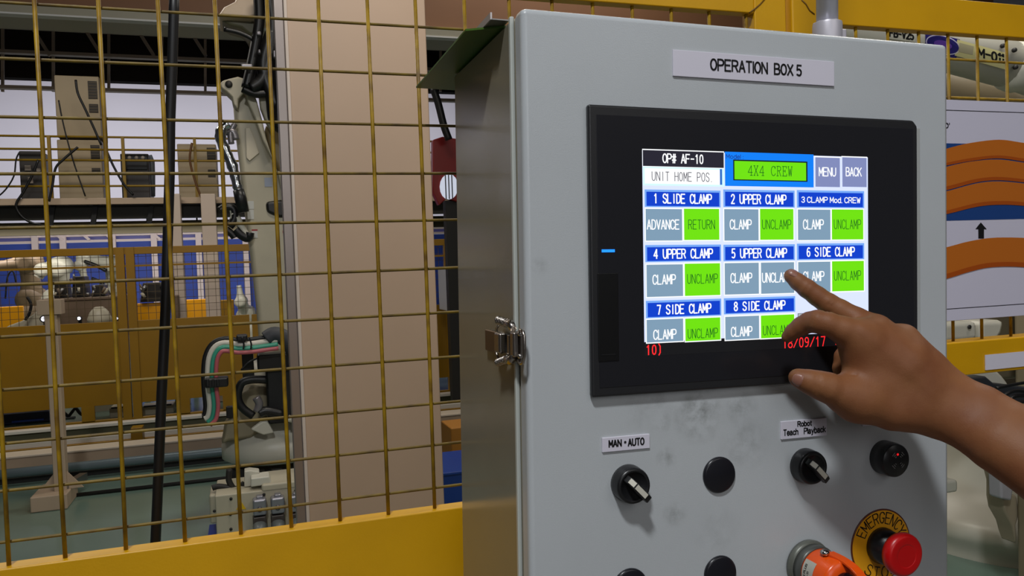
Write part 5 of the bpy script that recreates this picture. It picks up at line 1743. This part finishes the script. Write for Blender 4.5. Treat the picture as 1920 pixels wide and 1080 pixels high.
# index of capsules per body piece: list of (px, py, distance before the door, radius in px)
MIDDLE = [(1483.5, 517.5, 0.0140, 13.5), (1497, 529, 0.0178, 15.6), (1513, 541, 0.0225, 17.4), (1532, 555, 0.027, 18.2), (1553, 570, 0.032, 20.0), (1575, 582, 0.038, 20.5), (1605, 599, 0.047, 23.0), (1643, 619, 0.056, 28.0)]
INDEX = [(1477, 631, 0.030, 11.5), (1487, 622, 0.034, 14.5), (1502, 612, 0.040, 17.6), (1518, 604, 0.047, 19.2), (1533, 603, 0.054, 21.5), (1552, 607, 0.059, 22.0), (1580, 619, 0.063, 26.0), (1618, 634, 0.066, 31.0)]
THUMB = [(1495, 708, 0.056, 16.5), (1503, 711, 0.058, 18.8), (1518, 716, 0.061, 23.0), (1536, 722, 0.064, 26.5), (1552, 727, 0.066, 28.5), (1578, 738, 0.067, 33.0), (1606, 749, 0.068, 38.0)]
RING = [(1573, 702, 0.028, 9.5), (1573, 690, 0.027, 11.5), (1579, 668, 0.028, 14.0), (1600, 640, 0.034, 17.0), (1650, 628, 0.050, 22.0), (1692, 639, 0.056, 31.0)]
PINKY = [(1618, 712, 0.030, 10.0), (1622, 690, 0.028, 13.0), (1650, 662, 0.032, 16.0), (1722, 684, 0.056, 28.0)]
PALM = [
    [(1618, 634, 0.066, 31), (1690, 690, 0.078, 38), (1757, 752, 0.087, 38)],
    [(1643, 619, 0.060, 30), (1700, 672, 0.074, 38), (1768, 740, 0.085, 38)],
    [(1692, 639, 0.058, 31), (1735, 688, 0.070, 34), (1776, 742, 0.083, 36)],
    [(1722, 684, 0.056, 28), (1745, 715, 0.066, 32), (1776, 750, 0.080, 34)],
    [(1606, 749, 0.068, 38), (1672, 768, 0.076, 38.5), (1746, 777, 0.085, 38)],
    [(1612, 660, 0.064, 26), (1640, 715, 0.068, 36), (1700, 745, 0.074, 40)],
    [(1608, 640, 0.064, 24), (1616, 690, 0.062, 25), (1612, 740, 0.066, 30)],
]
ARM = [
    [(1762, 778, 0.086, 34), (1812, 800, 0.104, 44), (1868, 832, 0.125, 52), (1960, 892, 0.155, 58), (2150, 1010, 0.21, 66)],
    [(1777, 748, 0.084, 37), (1838, 770, 0.104, 48), (1896, 806, 0.125, 52), (1985, 856, 0.155, 60), (2180, 970, 0.21, 68)],
]
PATHS = [(MIDDLE, 0), (INDEX, 1), (THUMB, 2), (RING, 3), (PINKY, 4)] + [(q, 5) for q in PALM] + [(q, 6) for q in ARM]


def cone_sdf(P, a, b, ra, rb):
    ba = (b - a).astype(np.float32)
    pa = P - a.astype(np.float32)
    h = np.clip((pa @ ba) / np.dot(ba, ba), 0, 1)
    dd = pa - h[..., None] * ba
    return np.sqrt((dd * dd).sum(-1)) - (ra + (rb - ra) * h)


def smin(a, b, k):
    h = np.clip(0.5 + 0.5 * (b - a) / k, 0, 1)
    return b + (a - b) * h - k * h * (1 - h)


CREASE = [((1541, 585, 0.035), (1560, 548, 0.046), 0.0009), ((1546, 588, 0.036), (1565, 551, 0.048), 0.0008)]


def hand_sdf(P):
    groups = {}
    for path, gid in PATHS:
        dpath = None
        for p0, p1 in zip(path[:-1], path[1:]):
            (a, ra), (b, rb) = HJ(*p0), HJ(*p1)
            q = cone_sdf(P, a, b, ra, rb)
            dpath = q if dpath is None else smin(dpath, q, 0.002)
        groups.setdefault(gid, []).append(dpath)
    palm = None
    for q in groups[5]:
        palm = q if palm is None else smin(palm, q, 0.016)
    arm = smin(groups[6][0], groups[6][1], 0.014)
    palm = smin(palm, arm, 0.014)
    # fingers join the palm but stay apart from one another
    out = smin(palm, groups[2][0], 0.010)
    out = smin(out, groups[1][0], 0.007)
    out = smin(out, groups[0][0], 0.003)
    out = smin(out, groups[3][0], 0.003)
    out = smin(out, groups[4][0], 0.003)
    return out


def surface_nets(F, origin, h):
    """closed surface of F = 0 on a regular grid"""
    S = F < 0
    nx, ny, nz = F.shape
    c = np.zeros((nx - 1, ny - 1, nz - 1), np.int8)
    for i in (0, 1):
        for j in (0, 1):
            for k in (0, 1):
                c += S[i:nx - 1 + i, j:ny - 1 + j, k:nz - 1 + k]
    act = (c > 0) & (c < 8)
    idx = -np.ones(act.shape, np.int64)
    ii = np.argwhere(act)
    idx[act] = np.arange(len(ii))
    acc = np.zeros((len(ii), 3))
    cnt = np.zeros(len(ii))
    cor = [(i, j, k) for i in (0, 1) for j in (0, 1) for k in (0, 1)]
    for a in cor:
        for ax in range(3):
            if a[ax]:
                continue
            b = list(a)
            b[ax] = 1
            fa = F[ii[:, 0] + a[0], ii[:, 1] + a[1], ii[:, 2] + a[2]]
            fb = F[ii[:, 0] + b[0], ii[:, 1] + b[1], ii[:, 2] + b[2]]
            m = (fa < 0) != (fb < 0)
            t_ = np.where(m, fa / (fa - fb + 1e-20), 0)
            p_ = np.tile(np.array(a, float), (len(ii), 1))
            p_[:, ax] = t_
            acc[m] += p_[m]
            cnt[m] += 1
    V = (ii + acc / cnt[:, None]) * h + origin
    faces = []
    for ax in range(3):
        u, v = (ax + 1) % 3, (ax + 2) % 3
        sl0, sl1 = [slice(1, -1)] * 3, [slice(1, -1)] * 3
        sl0[ax] = slice(0, -1)
        sl1[ax] = slice(1, None)
        A_, B_ = S[tuple(sl0)], S[tuple(sl1)]
        e = np.argwhere(A_ != B_)
        inside = A_[tuple(e.T)]
        e = e + np.array([0 if q == ax else 1 for q in range(3)])

        def g(du, dv):
            q = e.copy()
            q[:, u] -= du
            q[:, v] -= dv
            return idx[q[:, 0], q[:, 1], q[:, 2]]
        quad = np.stack([g(1, 1), g(0, 1), g(0, 0), g(1, 0)], 1)
        quad[~inside] = quad[~inside][:, ::-1]
        faces.append(quad)
    return V, np.concatenate(faces)


allp = np.array([HJ(*p)[0] for path, _ in PATHS for p in path])
HS = 0.00155
glo = allp.min(0) - 0.05
ghi = allp.max(0) + 0.05
ghi[0] = HJ(2080, 900, 0.18, 10)[0][0]
gx = [np.arange(glo[i], ghi[i], HS, dtype=np.float32) for i in range(3)]
# evaluate coarsely first and refine only near the skin
CS = 8
cx = [g_[::CS] for g_ in gx]
PC = np.stack(np.meshgrid(*cx, indexing='ij'), -1)
FC = hand_sdf(PC)
F = np.repeat(np.repeat(np.repeat(FC, CS, 0), CS, 1), CS, 2)[:len(gx[0]), :len(gx[1]), :len(gx[2])].copy()
near = np.argwhere(np.abs(FC) < CS * HS * 1.9)
cells = []
for (i, j, k) in near:
    cells.append((i, j, k))
XI = np.arange(CS)
blk = np.stack(np.meshgrid(XI, XI, XI, indexing='ij'), -1).reshape(-1, 3)
full = (near[:, None, :] * CS + blk[None]).reshape(-1, 3)
ok = (full[:, 0] < len(gx[0])) & (full[:, 1] < len(gx[1])) & (full[:, 2] < len(gx[2]))
full = full[ok]
PP = np.stack([gx[q][full[:, q]] for q in range(3)], -1)
val = np.concatenate([hand_sdf(PP[i:i + 400000]) for i in range(0, len(PP), 400000)])
F[full[:, 0], full[:, 1], full[:, 2]] = val
F[-1] = 1.0  # close the cut end outside the picture
V, Q = surface_nets(F, np.array([g_[0] for g_ in gx]), HS)
# skin relief: a few creases across the knuckles and broad unevenness
pl = V.copy()


def skin_material():
    m = mat('skin', (134, 87, 54), 0.55, sss=0.06, noise=0.25, nscale=26, rgb2=(119, 71, 43), spec=0.3)
    nt = m.node_tree
    b = nt.nodes['Principled BSDF']
    tc = [n for n in nt.nodes if n.type == 'TEX_COORD'][0]
    v = nt.nodes.new('ShaderNodeTexVoronoi')
    v.inputs['Scale'].default_value = 900
    n2 = nt.nodes.new('ShaderNodeTexNoise')
    n2.inputs['Scale'].default_value = 160
    n2.inputs['Detail'].default_value = 6
    for q in (v, n2):
        nt.links.new(tc.outputs['Object'], q.inputs['Vector'])
    ad = nt.nodes.new('ShaderNodeMath')
    ad.operation = 'MULTIPLY_ADD'
    nt.links.new(v.outputs['Distance'], ad.inputs[0])
    ad.inputs[1].default_value = 0.25
    nt.links.new(n2.outputs['Fac'], ad.inputs[2])
    bp_ = nt.nodes.new('ShaderNodeBump')
    bp_.inputs['Strength'].default_value = 0.35
    bp_.inputs['Distance'].default_value = 0.0006
    nt.links.new(ad.outputs[0], bp_.inputs['Height'])
    nt.links.new(bp_.outputs['Normal'], b.inputs['Normal'])
    return m


M_SKIN = skin_material()
# knuckle folds pressed into the vertices
def fold(p0, p1, depth, width):
    a, b = D(*p0), D(*p1)
    ba = b - a
    h = np.clip(((V - a) @ ba) / np.dot(ba, ba), -0.1, 1.1)
    dd = np.linalg.norm(V - (a + h[:, None] * ba), axis=1)
    return depth * np.exp(-(dd / width) ** 2)


me = bpy.data.meshes.new('person')
org = HJ(2000, 900, 0.17, 10)[0]
me.from_pydata([tuple(map(float, p)) for p in (V - org)], [], [tuple(map(int, q)) for q in Q])
me.polygons.foreach_set('use_smooth', [True] * len(me.polygons))
me.materials.append(M_SKIN)
me.update()
nrm = np.zeros(len(V) * 3)
me.vertices.foreach_get('normal', nrm)
nrm = nrm.reshape(-1, 3)


def surf(px, py):
    """first skin point under a pixel, box-local"""
    d = MBX.T @ np.array([(px - 960) / FPX, (py - 540) / FPX, 1.0])
    t_ = 0.40
    base = np.array([0, 0, HB]) - O_B
    for _ in range(80):
        p = d * t_ + base
        v_ = float(hand_sdf(p[None].astype(np.float32))[0])
        if v_ < 0.0001:
            break
        t_ += max(v_ * 0.8, 0.0002)
    return d * t_ + base


disp = np.zeros(len(V))
for line, dep, wid in (([(1547, 584), (1553, 571), (1566, 558)], 0.0007, 0.0009), ([(1553, 586), (1560, 574), (1570, 562)], 0.0004, 0.0009), ([(1505, 553), (1512, 542), (1519, 531)], 0.0004, 0.0010),
                       ([(1521, 607), (1524, 597), (1530, 588)], 0.0004, 0.0011), ([(1535, 742), (1534, 726), (1537, 706)], 0.0005, 0.0011), ([(1529, 738), (1528, 724), (1530, 706)], 0.0004, 0.0010),
                       ([(1588, 702), (1596, 703), (1606, 702)], 0.0008, 0.0010)):
    L = [surf(*q) for q in line]
    best = np.full(len(V), 9.0)
    for a, b in zip(L[:-1], L[1:]):
        ba = b - a
        h = np.clip(((V - a) @ ba) / np.dot(ba, ba), 0, 1)
        best = np.minimum(best, np.linalg.norm(V - (a + h[:, None] * ba), axis=1))
    disp -= dep * np.exp(-(best / wid) ** 2)
for px, py, amp, wid in ((1613, 612, 0.0011, 0.008), (1553, 563, 0.0006, 0.005), (1530, 590, 0.0006, 0.005), (1660, 606, 0.0006, 0.008)):
    c_ = surf(px, py)
    disp += amp * np.exp(-(np.linalg.norm(V - c_, axis=1) / wid) ** 2)
# extensor tendon ridges fanning over the back of the hand
for line in ([(1620, 622), (1680, 672), (1745, 735)], [(1655, 606), (1710, 660), (1760, 722)]):
    L = [surf(*q) for q in line]
    best = np.full(len(V), 9.0)
    for a, b in zip(L[:-1], L[1:]):
        ba = b - a
        h = np.clip(((V - a) @ ba) / np.dot(ba, ba), 0, 1)
        best = np.minimum(best, np.linalg.norm(V - (a + h[:, None] * ba), axis=1))
    disp += 0.0005 * np.exp(-(best / 0.005) ** 2)
V2 = V + nrm * disp[:, None]
me.vertices.foreach_set('co', (V2 - org).astype(np.float64).ravel())
me.update()
hand = bpy.data.objects.new('person', me)
COL.objects.link(hand)
hand.matrix_world = BOX_M @ Matrix.Translation(Vector(org))
tag(hand, 'bare brown forearm and hand, middle finger pressing the touch screen', 'person')


def nail(cx_, cy_, ux, uy, L, Wd, tilt, name):
    """thin plate laid on the skin; (ux, uy) is the finger direction in the picture"""
    c_ = surf(cx_, cy_)
    toward = -(MBX.T @ np.array([(cx_ - 960) / FPX, (cy_ - 540) / FPX, 1.0]))
    toward /= np.linalg.norm(toward)
    right, down = MBX[0], MBX[1]
    u = right * ux + down * uy
    u /= np.linalg.norm(u)
    n_ = toward + right * tilt[0] + down * tilt[1]
    n_ = n_ - u * np.dot(n_, u)
    n_ /= np.linalg.norm(n_)
    v = np.cross(n_, u)
    rings, seg = 6, 28
    starts, lift = [], []
    for i in range(rings + 1):
        rr = i / rings
        for k in range(seg):
            a_ = 2 * math.pi * k / seg
            ca, sa = math.cos(a_), math.sin(a_)
            e_ = (abs(ca) ** 2.6 + abs(sa) ** 2.6) ** (-1 / 2.6)
            starts.append(c_ + u * (rr * ca * e_ * L) + v * (rr * sa * e_ * Wd) + n_ * 0.002)
            lift.append(0.0004 if i < rings - 1 else (0.0003 if i < rings else -0.0004))

    def grad(P_):
        g_ = np.stack([hand_sdf((P_ + e_ * 0.0004).astype(np.float32)).astype(float) - hand_sdf((P_ - e_ * 0.0004).astype(np.float32)) for e_ in np.eye(3)], -1)
        return g_ / (np.linalg.norm(g_, axis=1)[:, None] + 1e-9)
    P = np.array(starts)
    for _ in range(12):
        P = P - grad(P) * hand_sdf(P.astype(np.float32)).astype(float)[:, None] * 0.9
    P = P + grad(P) * np.array(lift)[:, None]
    fs = []
    for i in range(rings):
        for k in range(seg):
            a_, b_2 = i * seg + k, i * seg + (k + 1) % seg
            fs.append((a_, a_ + seg, b_2 + seg, b_2))
    mb = MB().add([tuple(p - org) for p in P], fs, True)
    o_ = mb.build(name, mat('nail', (140, 94, 78), 0.35, coat=0.15), hand)
    tag(o_, label='short pale fingernail')
    return o_


nail(1482.5, 510, 0.80, 0.42, 0.0066, 0.0050, (-0.15, -0.75), 'fingernail')
nail(1489.5, 709, 0.95, 0.25, 0.0072, 0.0080, (-0.75, 0.12), 'fingernail')
#nail(1474, 625, 0.6, -0.75, 0.0045, 0.0036, (-1.1, -0.3), 'fingernail')

# ------------------------------------------------------------------ groups of repeated things
for base, phrase in (('safety_fence', 'yellow mesh fence bays'), ('control_cabinet', 'beige cabinets on the mezzanine'), ('cable', 'cables hanging on the mezzanine'),
                     ('welding_robot', 'welding robots behind the far mesh'), ('guard_panel', 'amber guard panels behind the far mesh'), ('clamp_fixture', 'dark clamps in the welding cell'),
                     ('work_lamp', 'small work lamps in the welding cell'), ('wiring_box', 'cream boxes low behind the amber fence')):
    for o in bpy.data.objects:
        if o.parent is None and o.name.split('.')[0] == base and o.get('category'):
            o['group'] = phrase
